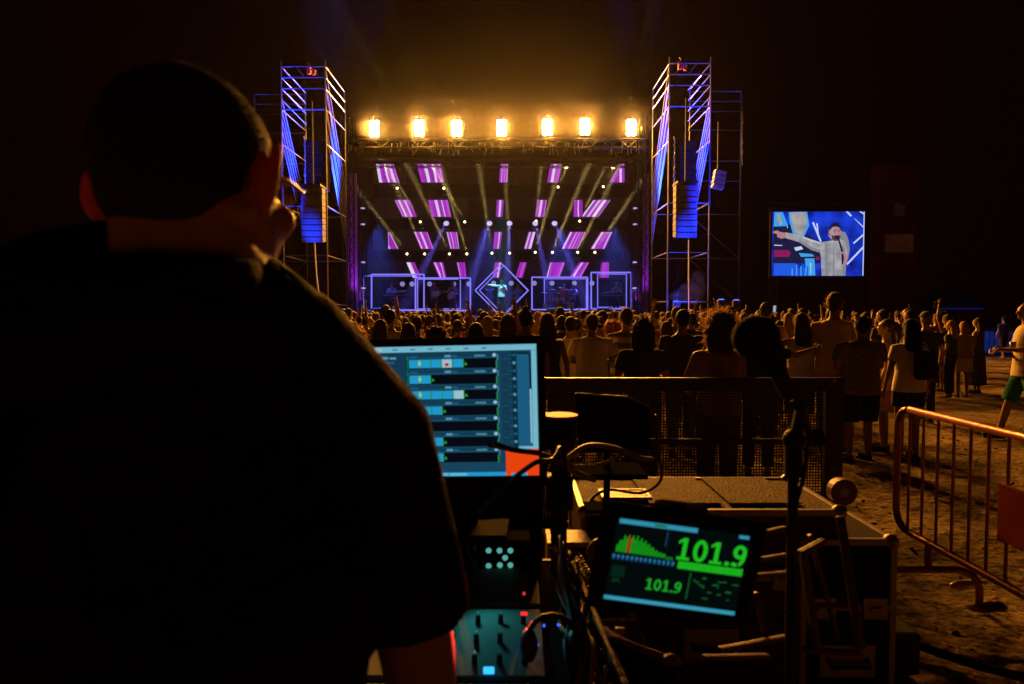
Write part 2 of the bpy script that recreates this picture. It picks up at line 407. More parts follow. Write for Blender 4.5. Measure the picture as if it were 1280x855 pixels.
# neon cubes and diamond
def cube(label, fr, bk, D0, D1, group='glowing blue cube frames on stage'):
    t = thing('cube_frame', label, 'neon frame', P((fr[0]+fr[2])/2, 389, D0), (0,0,0), group); o = t.location.copy()
    F = [P(fr[0],fr[1],D0), P(fr[2],fr[1],D0), P(fr[2],fr[3],D0), P(fr[0],fr[3],D0)]
    B = [P(bk[0],bk[1],D1), P(bk[2],bk[1],D1), P(bk[2],bk[3],D1), P(bk[0],bk[3],D1)]
    for k in range(4):
        for (a, b_) in ((F[k], F[(k+1)%4]), (B[k], B[(k+1)%4])):
            obj('tube', MB().tube([a-o, b_-o], .036 if a in F else .026, 6), TUBE, t)
        obj('tube', MB().tube([F[k]-o, B[k]-o], .018, 6), glow('dim_tube', (.15,.14,.9), .35), t)
cube('glowing blue cube frame at the far left, round the keyboard player', (464.5,343,530,387.5), (455,345,519,388), 35.0, 36.4)
cube('glowing blue cube frame second from the left, round the two guitarists', (519.5,347.5,588,388), (522,349,575.5,386), 35.2, 36.6)
cube('glowing blue cube frame round the drum kit, right of the diamond', (665,346.5,734.5,387), (680.5,348.5,733,386), 35.2, 36.8)
cube('glowing blue cube frame at the far right, round a standing keyboard', (739,340.5,789,386), (747,342.5,783,384), 35.0, 36.4)
t = thing('diamond_frame', 'glowing blue diamond frame round the singer in the middle of the stage', 'neon frame', P(627,389,35.0)); o = t.location.copy()
for (D, s, dx, r) in ((34.9, 1.0, 0, .034), (35.5, .93, 3, .026)):
    pts = [P(627+dx+33*s*a, 363+33.5*s*b_, D)-o for a, b_ in ((0,-1),(1,0),(0,1),(-1,0))]
    for k in range(4): obj('tube', MB().tube([pts[k], pts[(k+1)%4]], r, 6), TUBE, t)

# side drapes lit violet, small lamps on the side ladders
for s, xa, xb in ((-1, 436, 447), (1, 802, 812)):
    a = P(xa, 390, 35.5).x; b_ = P(xb, 390, 35.5).x; mb = MB(); n = 24; zs = [1.7+7.2*k/10 for k in range(11)]
    vs = [(a+(b_-a)*i/n, .07*math.sin(i*1.9)+.02*math.sin(i*5+z), z) for z in zs for i in range(n+1)]
    fs = [(j*(n+1)+i, j*(n+1)+i+1, (j+1)*(n+1)+i+1, (j+1)*(n+1)+i) for j in range(10) for i in range(n)]
    mb.add(vs, fs); mb.add([(x, y+.03, z) for x, y, z in vs], fs)
    d = obj('drape', mb, PURPLE, smooth=True); d.location = (0, 35.5, 0)
    tag(d, 'violet lit pleated drape hanging at the %s edge of the stage' % ('left' if s < 0 else 'right'), 'curtain', 'side drapes of the stage')
    xm = (a+b_)/2
    lad = thing('lamp_ladder', 'slim truss ladder with small pale lamps at the %s edge of the stage' % ('left' if s < 0 else 'right'), 'lighting ladder', (xm-s*.7, 34.8, 0), (0,0,0), 'lamp ladders at the stage edges')
    mb = MB(); truss(mb, (0,0,0), (0,0,8.3), .25, .02, .5); obj('truss', mb, BLACKM, lad)
    for z in (6.9, 6.1, 4.2, 2.9):
        h = obj('lamp', MB().tube([(0,-.12,z-.04),(s*-.06,-.3,z+.06)], [.06,.1], 10), BLACKM, lad); obj('lens', MB().ell((s*-.06,-.31,z+.06), (.12,.03,.05), None, 10, 6), glow('cool_lens', (.45,.5,1), .8), h)
    lamp('violet_wash', 'SPOT', (xm-s*.6, 34.4, 2.2), (xm, 35.5, 4.6), (.55,.08,1), 260, .1, 75, .8)
for x, y in ((476,338),(608,335),(765,342),(700,335)):   # blue washes on the band
    p = P(x, 330, 38.0); lamp('blue_wash', 'SPOT', p+Vector((0,-.3,2.2)), (p.x, 35.9, 2.3), (.05,.13,1), 3800, .15, 52, .8)
p = P(627, 300, 34.3); lamp('singer_spot', 'SPOT', (p.x, 33.3, 9.4), (p.x, 35.3, 2.7), (.10,.75,1), 9000, .1, 15, .6)

# ------------------------------------------------------------------ PA scaffold towers
def tower(side):
    def X(px, D): return P(px, 392, D).x
    if side < 0: xa, xb, D0, D1 = X(355.5,28), X(410,28), 28.0, 31.2; xo = X(322, 31.2); xi = X(386, 31.2)
    else: xa, xb, D0, D1 = X(885,28), X(834,28), 28.0, 31.2; xo = X(923, 31.2); xi = X(858, 31.2)
    t = thing('scaffold_tower', 'tall blue lit scaffold tower carrying loudspeakers %s of the stage' % ('left' if side < 0 else 'right'), 'scaffold', ((xa+xb)/2, D0, 0), (0,0,0), 'scaffold towers beside the stage')
    ox, oy = t.location.x, t.location.y
    def V(x, y, z): return (x-ox, y-oy, z)
    zt = P(380, 83 if side < 0 else 79, 28).z
    for x in (xa, xb):
        for y in (D0, D1): obj('post', MB().tube([V(x,y,0), V(x,y,zt+(.25 if y==D0 else 0))], .034, 6), SCAF, t)
    obj('post', MB().tube([V(xo,D1,0), V(xo,D1,zt-.2)], .034, 6), SCAF, t)
    zs = [zt, zt-.44, zt-.88, zt-1.72, zt-3.1, zt-4.0]
    for z in zs[:4]: obj('ledger', MB().tube([V(xa,D0,z), V(xb,D0,z)], .028, 6), SCAF, t)
    for k, z in enumerate(zs):
        for x in (xa, xb):
            if k < 5: obj('ledger', MB().tube([V(x,D0,z), V(x,D1,z)], .022, 6), SCAF, t)
        obj('ledger', MB().tube([V(xo,D1,z-.1), V(xi if k < 4 else xa,D1,z-.1)], .028, 6), SCAF, t)
    zl = zt-5.6
    while zl > .3:
        for q in ((xa,D0,xb,D0),(xa,D1,xb,D1),(xo,D1,xa,D1),(xa,D0,xa,D1),(xb,D0,xb,D1)):
            obj('ledger', MB().tube([V(q[0],q[1],zl), V(q[2],q[3],zl)], .024, 6), SCAF, t)
        obj('brace', MB().tube([V(xa,D1,zl), V(xo,D1,max(.2, zl-2))], .02, 6), SCAF, t)
        zl -= 2
    for k in range(7):       # raking braces in the two side frames, front high to rear low
        z = zt - .44*k
        obj('brace', MB().tube([V(xb+.03*(k%2)*side,D0,z), V(xb,D1,z-4.3)], .02, 6), SCAF_LIT, t)
        if k < 5: obj('brace', MB().tube([V(xa,D0,z-1.2), V(xa,D0+2.3,z-1.2-2.9)], .022, 6), SCAF_LIT, t)
    for k in range(4): obj('brace', MB().tube([V(xa,D0,zt-.44*k), V(xa-side*.5,D0+1.6,zt-.44*k-.55)], .016, 6), SCAF_LIT, t)
    for a in range(3): obj('brace', MB().tube([V(xa+(xb-xa)*(a/3),D0,zt), V(xa+(xb-xa)*((a+.6)/3),D0,zt-.44)], .012, 4), SCAF_LIT, t)
    for k in range(5): obj('brace', MB().tube([V(xo,D1,zt-.54-.44*k), V(xo-side*.35,D1-1.3,zt-1.9-.44*k)], .014, 4), SCAF_LIT, t)
    h = thing('chain_hoist', 'orange chain hoist on the top beam of the %s scaffold tower' % ('left' if side < 0 else 'right'), 'hoist', P(386 if side < 0 else 850, 88 if side < 0 else 82, 28.1), (0,0,0), 'chain hoists on the scaffold towers')
    OR = mat('orange_paint', (.7,.09,.03), .5)
    obj('motor', MB().bbox((0,0,0), (.16,.16,.3), .03), OR, h); obj('hook', MB().tube([(0,0,.15),(.04,0,.24),(-.03,0,.32)], .02, 6), OR, h)
    obj('chain_bag', MB().rings([(.2,0,-.2,.06,.06),(.2,0,0,.1,.1),(.2,0,.02,.08,.08)], 10), OR, h)
    # line array
    px = 391.5 if side < 0 else 856.5; ya, yb = (236, 303) if side < 0 else (232, 297)
    a = P(px, ya, 27.2); b_ = P(px, yb, 27.2); n = 9; hh = (a.z-b_.z)/n
    la = thing('line_array', 'hanging line of black loudspeakers lit blue %s of the stage' % ('left' if side < 0 else 'right'), 'loudspeaker', (a.x, 27.2, b_.z), (0,0,0), 'line arrays beside the stage')
    cab = MB().bbox((0,0,0), (.84,.5,hh*.93), .02).mesh('speaker_box'); gr = MB().bbox((0,-.256,0), (.78,.014,hh*.78), .006).mesh('grille')
    for k in range(n):
        ang = R(1.0*(n-k)); yy = -.0 + .012*(n-k)**2*.4
        c = link('speaker_box', cab, la, (0, -yy*.0, hh*(k+.5)), (R(9-1.1*k),0,0), mat('speaker_paint', (.10,.11,.17), .6, 0, .25, 3, spec=.05))
        link('grille', gr, c, None, None, mat('speaker_grille', (.08,.09,.15), .6, .0, .35, 40, spec=.05))
    obj('rigging_frame', MB().box((0,0,hh*n+.08), (.8,.9,.07)).tube([(0,0,hh*n+.1),(0,0,hh*n+3.4)], .03, 6), BLACKM, la)
    # black scrim bag above it and the dark second hang behind
    q = P(px+6 if side < 0 else px-1, 208, 28.6)
    b2 = thing('speaker_hang', 'dark upper speaker hang in front of the %s scaffold tower' % ('left' if side < 0 else 'right'), 'loudspeaker', (q.x, 28.6, q.z), (0,0,0), 'dark speaker hangs in the towers')
    c2 = MB().bbox((0,0,0), (.86,.5,.27), .02).mesh('speaker_box')
    for k in range(7): link('speaker_box', c2, b2, (0, 0, -.87+.29*k), (R(-2+.6*k),0,0), mat('black_paint', (.004,.004,.005), .8, 0, .3, 4, spec=0))
    mb = MB(); random.seed(3)
    for k in range(26): mb.tube([(.47*(-side)*-1 if False else -.47, -.2, -.9+.08*k), (-.47+random.uniform(-.04,.04), -.24, -.83+.08*k)], .014, 4)
    obj('chain', mb, mat('bright_steel', (.35,.33,.28), .4, .5), b2)
    q = P(393 if side < 0 else 861, 300, 27.4); e = P(401 if side < 0 else 861.5, 388, 27.4)
    cb = obj('cable', MB().tube([(0,0,0), ((e-q).x*.3, 0, (e.z-q.z)*.5), tuple(e-q)], .03, 6), mat('pale_cable', (.5,.5,.55), .5), None, q)
    tag(cb, 'thick blue lit cable hanging below the %s line array' % ('left' if side < 0 else 'right'), 'cable', 'cables below the line arrays')
    # uplights at the tower foot
    for dx, dy, col, pw, tx in ((-side*.25, .9, (.008,.035,1), 240000, -side*.25), (side*1.6, -1.2, (.03,.05,1), 60000, side*3.2), (side*.7, -2.2, (.01,.03,1), 28000, side*.1)):
        fx = (xa+xb)/2+dx; f = thing('uplight', 'blue floodlight on a short stand at the %s scaffold tower foot, %s one' % ('left' if side < 0 else 'right', 'inner' if tx*side < 0 else 'outer' if abs(tx) > 1 else 'front'), 'floodlight', (fx, D0+dy, 0), (0,0,0), 'blue floodlights at the tower feet')
        obj('stand', MB().tube([(0,0,0),(0,0,1.9)], .03, 8), BLACKM, f); obj('housing', MB().bbox((0,0,2.05), (.3,.25,.3), .03), BLACKM, f); obj('lens', MB().ell((0,0,2.21), (.12,.1,.03), None, 12, 6), glow('blue_lens', (.05,.12,1), 2.5), f)
        lamp('tower_uplight', 'SPOT', (fx, D0+dy, 2.3), ((xa+xb)/2+tx, D0+1.2, 11.0), col, pw, .12, 30 if dy > 0 else 24, .8)
    lamp('array_uplight', 'SPOT', (a.x-side*.5, 24.6, 2.1), (a.x, 27.0, 5.0), (.006,.06,1), 5000, .1, 15, .9)
tower(-1); tower(1)
# dark work tower beyond, right of the right scaffold (angled hang seen faintly)
q = P(897, 225, 30.0)
t = thing('delay_speaker', 'tilted dark speaker cluster hanging right of the right scaffold tower', 'loudspeaker', q)
for k in range(4): obj('speaker_box', MB().bbox((.03*k, 0, -.3+.2*k), (.5,.4,.17), .02, Matrix.Rotation(.25, 3, 'Y')), mat('grey_paint', (.2,.2,.24), .5), t)
obj('pole', MB().tube([(0,0,.5),(0,0,2.5)], .03, 6), BLACKM, t)
p = P(862, 376, 27); lamp('blue_floor_light', 'SPOT', (p.x-.1, 27.6, .5), (p.x, 28.6, 4), (.01,.05,1), 6000, .1, 60, .9)

# ------------------------------------------------------------------ video screen, right of the stage
DS = 30.0
A = P(965.5, 264.5, DS); B = P(1078.5, 345, DS); SWd = B.x-A.x; SH = A.z-B.z
vs_ = thing('video_screen', 'big video screen right of the stage showing the singer with outstretched arm', 'screen', (A.x, DS, B.z))
obj('casing', MB().bbox((SWd/2, .1, SH/2), (SWd+.14,.16,SH+.14), .02), BLACKM, vs_)
lgs = MB()
obj('tower', truss(MB(), (.3,.4,-B.z), (.3,.4,SH+.3), .3, .022, .5), BLACKM, vs_); obj('tower', truss(MB(), (SWd-.3,.4,-B.z), (SWd-.3,.4,SH+.3), .3, .022, .5), BLACKM, vs_)
obj('truss', truss(MB(), (-.2,.3,SH+.28), (SWd+.2,.3,SH+.28), .25, .02, .4), STEEL, vs_)
def scr(parent, name, polys, w, h, mats, y0=0., dy=.0008):
    """flat print of a screen: polygons in 0..1 coordinates, later ones on top"""
    mb = MB()
    for i, (mi, pts) in enumerate(polys):
        vs = [(x*w, y0-dy*i, y*h) for x, y in pts]; mb.add(vs, [tuple(range(len(pts)))], mi)
    o = link(name, mb.mesh(name), parent, None, None, mats); return o
def ngon(cx, cy, rx, ry, n=16, a0=0): return [(cx+rx*math.cos(a0+2*PI*k/n), cy+ry*math.sin(a0+2*PI*k/n)) for k in range(n)]
def rect(a, b, c, d): return [(a,b),(c,b),(c,d),(a,d)]
Z = lambda x, y: ((x-220)/378, 1-(y-289)/263)
scm = bpy.data.materials.new('screen_blue'); scm.use_nodes = True; nt = scm.node_tree; nt.nodes.clear()
tc = nt.nodes.new('ShaderNodeTexCoord'); nz = nt.nodes.new('ShaderNodeTexNoise'); nz.inputs['Scale'].default_value = 1.1; cr = nt.nodes.new('ShaderNodeValToRGB')
cr.color_ramp.elements[0].position = .36; cr.color_ramp.elements[0].color = (.004,.006,.16,1); cr.color_ramp.elements[1].position = .66; cr.color_ramp.elements[1].color = (.01,.05,.72,1)
em = nt.nodes.new('ShaderNodeEmission'); ou = nt.nodes.new('ShaderNodeOutputMaterial')
nt.links.new(tc.outputs['Object'], nz.inputs[0]); nt.links.new(nz.outputs[0], cr.inputs[0]); nt.links.new(cr.outputs[0], em.inputs[0]); nt.links.new(em.outputs[0], ou.inputs[0])
SM = [scm, glow('sc_shirt', (.36,.36,.37), 1), glow('sc_white', (.55,.62,.9), 1), glow('sc_skin', (.45,.2,.24), 1), glow('sc_dark', (.012,.012,.05), 1), glow('sc_cyan', (.05,.35,.8), 1), glow('sc_mag', (.25,.01,.10), 1), glow('sc_blue', (.015,.10,.75), 1), glow('sc_shade', (.22,.23,.27), 1), glow('sc_face', (.40,.30,.34), 1), glow('sc_brow', (.10,.04,.06), 1)]
pl = [(0, rect(0,0,1,1))]
def zp(mi, *pts): pl.append((mi, [Z(*q) for q in pts]))
zp(4,(225,350),(300,340),(420,420),(420,500),(225,500))
zp(5,(228,292),(262,292),(285,348),(225,350)); zp(1,(235,296),(250,300),(262,340),(240,330))
zp(5,(286,292),(362,290),(372,345),(350,395),(305,380),(290,330)); zp(1,(292,292),(355,291),(364,340),(345,388),(312,372),(300,330))
zp(2,(383,334),(390,331),(424,410),(417,412)); zp(2,(400,338),(406,336),(414,400),(410,400))
zp(6,(228,446),(290,446),(298,460),(290,474),(228,474)); zp(7,(228,500),(320,500),(320,550),(228,550)); zp(2,(228,424),(262,426),(262,429),(228,428))
zp(7,(228,505),(250,503),(250,548),(228,548)); zp(5,(330,458),(385,462),(395,472),(340,474)); zp(5,(355,480),(395,480),(400,550),(365,550)); zp(2,(310,436),(340,430),(348,442),(318,450)); zp(2,(376,500),(382,500),(382,545),(377,545)); zp(6,(400,474),(415,474),(415,486),(400,486))
for q in (((520,289),(530,289),(546,306),(540,310)), ((552,314),(558,318),(597,352),(597,359)), ((574,289),(585,289),(597,298),(597,304)), ((556,422),(553,416),(597,377),(597,386)), ((531,508),(528,500),(597,427),(597,438))): zp(2,*q)
zp(2,(598,289),(594,289),(594,551),(598,551))
zp(8,(500,368),(520,374),(532,400),(540,440),(534,480),(520,510),(500,470),(490,420))
zp(1,(272,374),(330,384),(380,402),(420,414),(462,408),(500,402),(520,412),(528,440),(532,480),(524,505),(524,551),(425,551),(422,480),(418,458),(380,446),(330,414),(276,398))
zp(8,(500,420),(520,440),(526,505),(524,551),(512,551),(512,480)); zp(8,(330,404),(380,432),(420,448),(418,458),(380,446),(330,414))
zp(3,(222,370),(240,366),(250,372),(274,376),(276,396),(256,400),(238,392),(240,382),(222,376))
zp(3,(450,388),(452,362),(466,345),(488,345),(500,362),(502,388),(492,408),(476,410),(462,402)); zp(9,(452,376),(456,360),(466,352),(474,356),(474,392),(466,400),(456,392))
zp(4,(453,372),(454,350),(466,337),(478,333),(492,338),(501,352),(499,366),(494,354),(480,350),(466,353),(459,362)); zp(10,(470,366),(480,364),(480,366.5),(470,368.5)); zp(10,(487,364),(496,365),(496,367.5),(487,366.5)); zp(4,(473,371),(479,370.5),(479,373),(473,373.5)); zp(4,(489,370.5),(495,371),(495,373),(489,373))
zp(9,(481,370),(486,370),(488,382),(481,384)); zp(10,(462,384),(470,388),(484,386),(500,386),(499,398),(490,408),(476,410),(465,402)); zp(6,(478,391),(492,391),(490,396),(480,396)); zp(10,(452,378),(455,376),(458,386),(454,388))
zp(4,(474,388),(492,388),(494,400),(480,402)); zp(4,(488,400),(494,398),(516,462),(508,468)); zp(3,(503,455),(516,450),(530,474),(528,500),(516,512),(505,506),(508,480)); zp(4,(505,462),(512,460),(516,480),(512,506),(506,503)); zp(8,(436,420),(446,420),(452,551),(440,551)); zp(8,(470,440),(474,440),(478,551),(470,551)); zp(2,(342,392),(380,406),(418,418),(418,421),(380,410),(342,396))
for k in range(9): zp(7 if k%2 else 5,(300+9*k,520-7*(k%3)),(305+9*k,520-7*(k%3)),(306+9*k,551),(300+9*k,551))
for k in range(6): zp(2 if k%2 else 5,(236+14*k,300+(k*37)%60),(239+14*k,300+(k*37)%60),(239+14*k,306+(k*37)%60),(236+14*k,306+(k*37)%60))
nt = SM[1].node_tree; tc = nt.nodes.new('ShaderNodeTexCoord'); nz = nt.nodes.new('ShaderNodeTexNoise'); nz.inputs['Scale'].default_value = 2.2; nz.inputs['Detail'].default_value = 5; cr = nt.nodes.new('ShaderNodeValToRGB')
cr.color_ramp.elements[0].position = .3; cr.color_ramp.elements[0].color = (.20,.21,.25,1); cr.color_ramp.elements[1].position = .7; cr.color_ramp.elements[1].color = (.46,.45,.44,1)
nt.links.new(tc.outputs['Object'], nz.inputs[0]); nt.links.new(nz.outputs[0], cr.inputs[0]); nt.links.new(cr.outputs[0], nt.nodes['Emission'].inputs[0])
scr(vs_, 'picture', pl, SWd, SH, SM, -.02, .0012)
lamp('screen_glow', 'AREA', (A.x+SWd/2, DS-.15, B.z+SH/2), (A.x+SWd/2, 10, 1.5), (.1,.2,1), 12, .1).data.size = 3.0

# dark red tower with a pale notice, and what stands right of it
q = P(1124, 392, 33.0); w = P(1149,392,33).x-P(1099,392,33).x; zt = P(1124,205,33).z
t = thing('red_tower', 'tall dark red clad tower right of the video screen', 'tower', (q.x, 33.6, 0))
RED = mat('dark_red_cloth', (.11,.010,.018), .95, 0, .3, 1.2, .2)
for k in range(5): obj('panel', MB().bbox((-w/2+w*(k+.5)/5, 0, zt/2), (w/5-.012, .9, zt), .02), RED, t)
obj('cap', MB().box((0,0,zt+.05), (w+.1,1.0,.1)), BLACKM, t)
q2 = P(1124.5, 304, 33.05)
s_ = thing('notice_banner', 'pale rectangular notice banner hung on the dark red tower', 'banner', (q2.x, 33.1, q2.z))
obj('sheet', MB().bbox((0,0,0), (1.36,.03,.86), .008), mat('pale_vinyl', (.55,.48,.42), .6), s_)
mb = MB()
for k in range(9): mb.tube([(-.42+.1*k, -.02, .03*math.sin(k*1.3)-.02), (-.34+.1*k, -.02, .05*math.sin(k*2.1+1))], .012, 4)
mb.tube([(-.45,-.02,-.12),(-.1,-.02,-.2),(.2,-.02,-.1),(.42,-.02,.04)], .012, 4); obj('lettering', mb, mat('ink', (.06,.05,.08), .7), s_)
q2 = P(1124, 262, 33.0); obj('flap', MB().bbox((0,0,0), (.5,.02,.6), .006, Matrix.Rotation(.2,3,'Y')), mat('grey_vinyl', (.3,.26,.24), .6), t, (-.05,-.5,q2.z))
# far stand with blue lights on the right
a = P(1150, 372, 34)
t = thing('market_tent', 'low tent with dim blue light right of the red tower', 'tent', (P(1185,372,34).x, 34, 0))
ww = P(1215,372,34).x-P(1150,372,34).x
obj('canopy', MB().add([(-ww/2,-1,2.0),(ww/2,-1,2.0),(ww/2,1.5,2.0),(-ww/2,1.5,2.0),(-ww/2+.5,.2,2.8),(ww/2-.5,.2,2.8)], [(0,1,5,4),(1,2,5),(2,3,4,5),(3,0,4),(3,2,1,0)]), mat('tent_cloth', (.15,.17,.3), .8), t)
for x in (-ww/2, ww/2): obj('pole', MB().tube([(x,-1,0),(x,-1,2)], .03, 6), STEEL, t)
obj('light_strip', MB().box((0,-1.05,1.92), (ww*.8,.03,.02)), glow('dim_blue', (.01,.03,.5), .5), t)
# distant wooded rise closing the ground
# ------------------------------------------------------------------ people
def skin(k): return mat('skin_%s' % k, {'light':(.42,.25,.17),'tan':(.30,.165,.10),'dark':(.12,.065,.04)}[k], .55, 0, .12, 12)
def hairm(k):
    nm = 'hair_%s' % k
    if nm in MATS: return MATS[nm]
    return mat(nm, {'black':(.012,.009,.008),'brown':(.055,.028,.014),'fair':(.30,.17,.07),'red':(.16,.05,.02),'grey':(.25,.23,.21)}[k], .65, 0, .4, 30, .8, bscale=60, spec=.12)
STRAND = {}
def strandm(k):
    if k in STRAND: return STRAND[k]
    m = bpy.data.materials.new('loose_hair_'+k); m.use_nodes = True; nt = m.node_tree; b = nt.nodes['Principled BSDF']
    c = {'black':(.10,.06,.03),'brown':(.30,.16,.07),'fair':(.7,.45,.2),'red':(.5,.24,.08),'grey':(.5,.45,.4)}[k]  # paler than the hair mass, rim light put into the strand colour
    b.inputs['Base Color'].default_value = (*c,1); b.inputs['Roughness'].default_value = .4
    tr = nt.nodes.new('ShaderNodeBsdfTranslucent'); tr.inputs[0].default_value = (*c,1); mx = nt.nodes.new('ShaderNodeMixShader'); mx.inputs[0].default_value = .6
    nt.links.new(b.outputs[0], mx.inputs[1]); nt.links.new(tr.outputs[0], mx.inputs[2]); nt.links.new(mx.outputs[0], nt.nodes['Material Output'].inputs[0]); STRAND[k] = m; return m
def cloth(k):
    c = {'white':(.72,.68,.62),'cream':(.60,.50,.36),'grey':(.28,.27,.26),'black':(.018,.018,.02),'dark':(.05,.045,.05),'navy':(.03,.04,.09),'green':(.02,.20,.15),
         'red':(.35,.04,.03),'olive':(.12,.12,.05),'denim':(.10,.13,.20),'pink':(.5,.25,.25),'blue':(.08,.14,.35),'teal':(.02,.35,.38),'tan':(.32,.22,.13)}[k]
    return mat('cloth_'+k, c, .9, 0, .2, 6, .5, bscale=9)
ARMS = {  # elbow, wrist for the right side (+x); mirrored for the left; facing +y, figure 1.75 m tall
 'down': ((.245,-.03,1.14), (.265,.06,.90)), 'fold': ((.25,.03,1.15), (.10,.22,1.14)), 'hip': ((.33,-.08,1.17), (.19,.06,1.04)),
 'up': ((.27,.06,1.62), (.22,.12,1.88)), 'wave': ((.36,.05,1.55), (.40,.10,1.80)), 'out': ((.42,.05,1.34), (.66,.10,1.30)), 'phone': ((.25,.12,1.17), (.10,.36,1.26)),
 'head': ((.33,.06,1.66), (.12,.06,1.80)), 'point': ((.44,.04,1.43), (.70,.08,1.47)), 'lean': ((.25,.14,1.12), (.18,.36,1.06)), 'high': ((.24,.04,1.68), (.19,.06,1.96)), 'mic': ((.25,.10,1.20), (.05,.20,1.46)),
 'across': ((.40,.06,1.36), (.62,.26,1.42)), 'guitar': ((.28,-.02,1.14), (.06,.22,1.08)), 'neck': ((.30,.10,1.16), (.46,.30,1.24)), 'clap': ((.26,.16,1.42), (.05,.28,1.60)),
}
def shape_body(w=1., arms=('down','down'), stride=0., spread=.10, fem=False, hand=True, fingers=True):
    """closed overlapping forms of one standing figure, plus the joints for the clothes"""
    mb = MB(); sh = .165 if fem else .185
    bust = .012 if fem else 0
    tr = [(0,0,.82,.15*w,.10*w),(0,0,.90,.172*w,.118*w),(0,0,1.0,.15*w,.105*w),(0,0,1.10,(.125 if fem else .143)*w,.095*w),(0,.01,1.22,.150*w,.108*w+bust),(0,.005,1.34,.165*w,.102*w),(0,0,1.41,.150*w,.085*w),(0,-.005,1.455,.09*w,.062*w),(0,0,1.50,.056,.054),(0,.012,1.58,.052,.052)]
    mb.rings(tr, 18)
    j = {}
    for s, a in ((-1, arms[0]), (1, arms[1])):
        e, wr = a if isinstance(a, tuple) else ARMS[a]
        S_ = Vector((s*sh*w,0,1.395)); E = Vector((s*e[0]*(w*.5+.5),e[1],e[2])); Wp = Vector((s*wr[0],wr[1],wr[2]))
        up = E.z > 1.45
        if up: S_.z += .03
        mb.tube([S_+Vector((-s*.04,0,0)), S_, S_.lerp(E,.5), E, E.lerp(Wp,.35), Wp], [.05*w,.052*w,.044*w,.037*w,.036*w,.024], 10, 'round')
        d = (Wp-E).normalized()
        if hand:
            mb.ell(Wp+d*.055, (.036,.020,.055), d.to_track_quat('Z','Y').to_matrix(), 8, 6)
        j[s] = (S_, E, Wp, d)
    for s in (-1, 1):
        st_ = s*stride
        Hp = Vector((s*.088*w,0,.90)); K = Vector((s*(spread*.95),st_*.5+.02,.49)); A = Vector((s*spread,st_,.075))
        if abs(stride) > .1 and st_ < 0: A.z += .04
        mb.tube([Hp, Hp.lerp(K,.5), K, K.lerp(A,.35), A], [.088*w,.072*w,.052,.052*(.9+.1*w),.034], 12, 'round')
        mb.ell(A+Vector((0,.065,-.035)), (.042,.125,.038), None, 10, 6)
        j['l%d' % s] = (Hp, K, A)
    # head
    mb.ell((0,.005,1.655), (.076,.096,.100), None, 16, 12); mb.ell((0,.035,1.595), (.054,.062,.058), None, 12, 8); mb.ell((0,.088,1.565), (.026,.02,.022), None, 8, 6)
    mb.tube([(0,.090,1.665),(0,.112,1.628)], [.010,.017], 8, 'round'); mb.ell((0,.092,1.592), (.026,.014,.012), None, 8, 6); mb.ell((0,.088,1.682),(.055,.016,.010), None, 8, 6)
    for s in (-1, 1): mb.ell((s*.078,-.005,1.64), (.011,.020,.033), None, 8, 6)
    return mb, j
def fingers_mb(j, s, grip=False):
    mb = MB()
    if True:
        S_, E, Wp, d = j[s]; u = d.orthogonal().normalized()
        u = d.cross(Vector((0,1,0))); u = u.normalized() if u.length > .1 else Vector((1,0,0)); w = d.cross(u)
        for k, L_ in enumerate((.062,.074,.078,.068)):
            b0 = Wp+d*.085+u*(.024-.016*(3-k)); 
            c = .75 if grip else .2
            mb.tube([b0, b0+d*L_*.5+w*L_*.18*c*2, b0+d*L_*(.95-.5*c)+w*L_*.55*c*1.6], [.0085,.008,.0065], 6, 'round')
        mb.tube([Wp+d*.03+u*.02, Wp+d*.06+u*.045, Wp+d*.095+u*.048], [.011,.010,.008], 6, 'round')
    return mb
def shirt_mb(j, w=1., fem=False, sleeve=.55, hem=.86, low=1.46, loose=0.):
    mb = MB(); g = .016+loose
    mb.rings([(0,0,hem,.178*w+g,.128*w+g),(0,0,hem+.10,.168*w+g,.122*w+g),(0,0,1.12,(.14 if fem else .155)*w+g,.108*w+g),(0,.008,1.24,.160*w+g,.116*w+g+(.01 if fem else 0)),(0,.004,1.35,.172*w+g*.8,.108*w+g*.8),(0,0,1.415,.150*w+g,.088*w+g*.7),(0,-.005,low,.075*w+g,.058+g*.6)], 20)
    for s in (-1, 1):
        S_, E, Wp, d = j[s]
        if sleeve <= 0: continue
        pts = [S_+Vector((-s*.05,0,0)), S_]
        if sleeve <= 1: pts += [S_.lerp(E, sleeve*.5), S_.lerp(E, sleeve)]; rr = [.062*w,.064*w,.060*w+loose,.060*w+loose]
        else: pts += [E, E.lerp(Wp,.93)]; rr = [.062*w,.064*w,.050*w+loose,.036+loose]
        mb.tube(pts, rr, 12)
    return mb
def legs_mb(j, w=1., kind='trousers', loose=.012):
    mb = MB()
    mb.rings([(0,0,.80,.150*w,.11*w),(0,0,.88,.186*w,.13*w),(0,0,.96,.172*w,.122*w),(0,0,1.0,.160*w,.115*w)], 18)
    for s in (-1, 1):
        Hp, K, A = j['l%d' % s]
        if kind == 'trousers': mb.tube([Hp, Hp.lerp(K,.5), K, K.lerp(A,.9)], [.098*w,.085*w,.066+loose,.050+loose], 12)
        else: mb.tube([Hp, Hp.lerp(K,.5), Hp.lerp(K,1.0 if kind == 'shorts' else .55)], [.10*w,.092*w+loose,.082*w+loose], 12)
    return mb
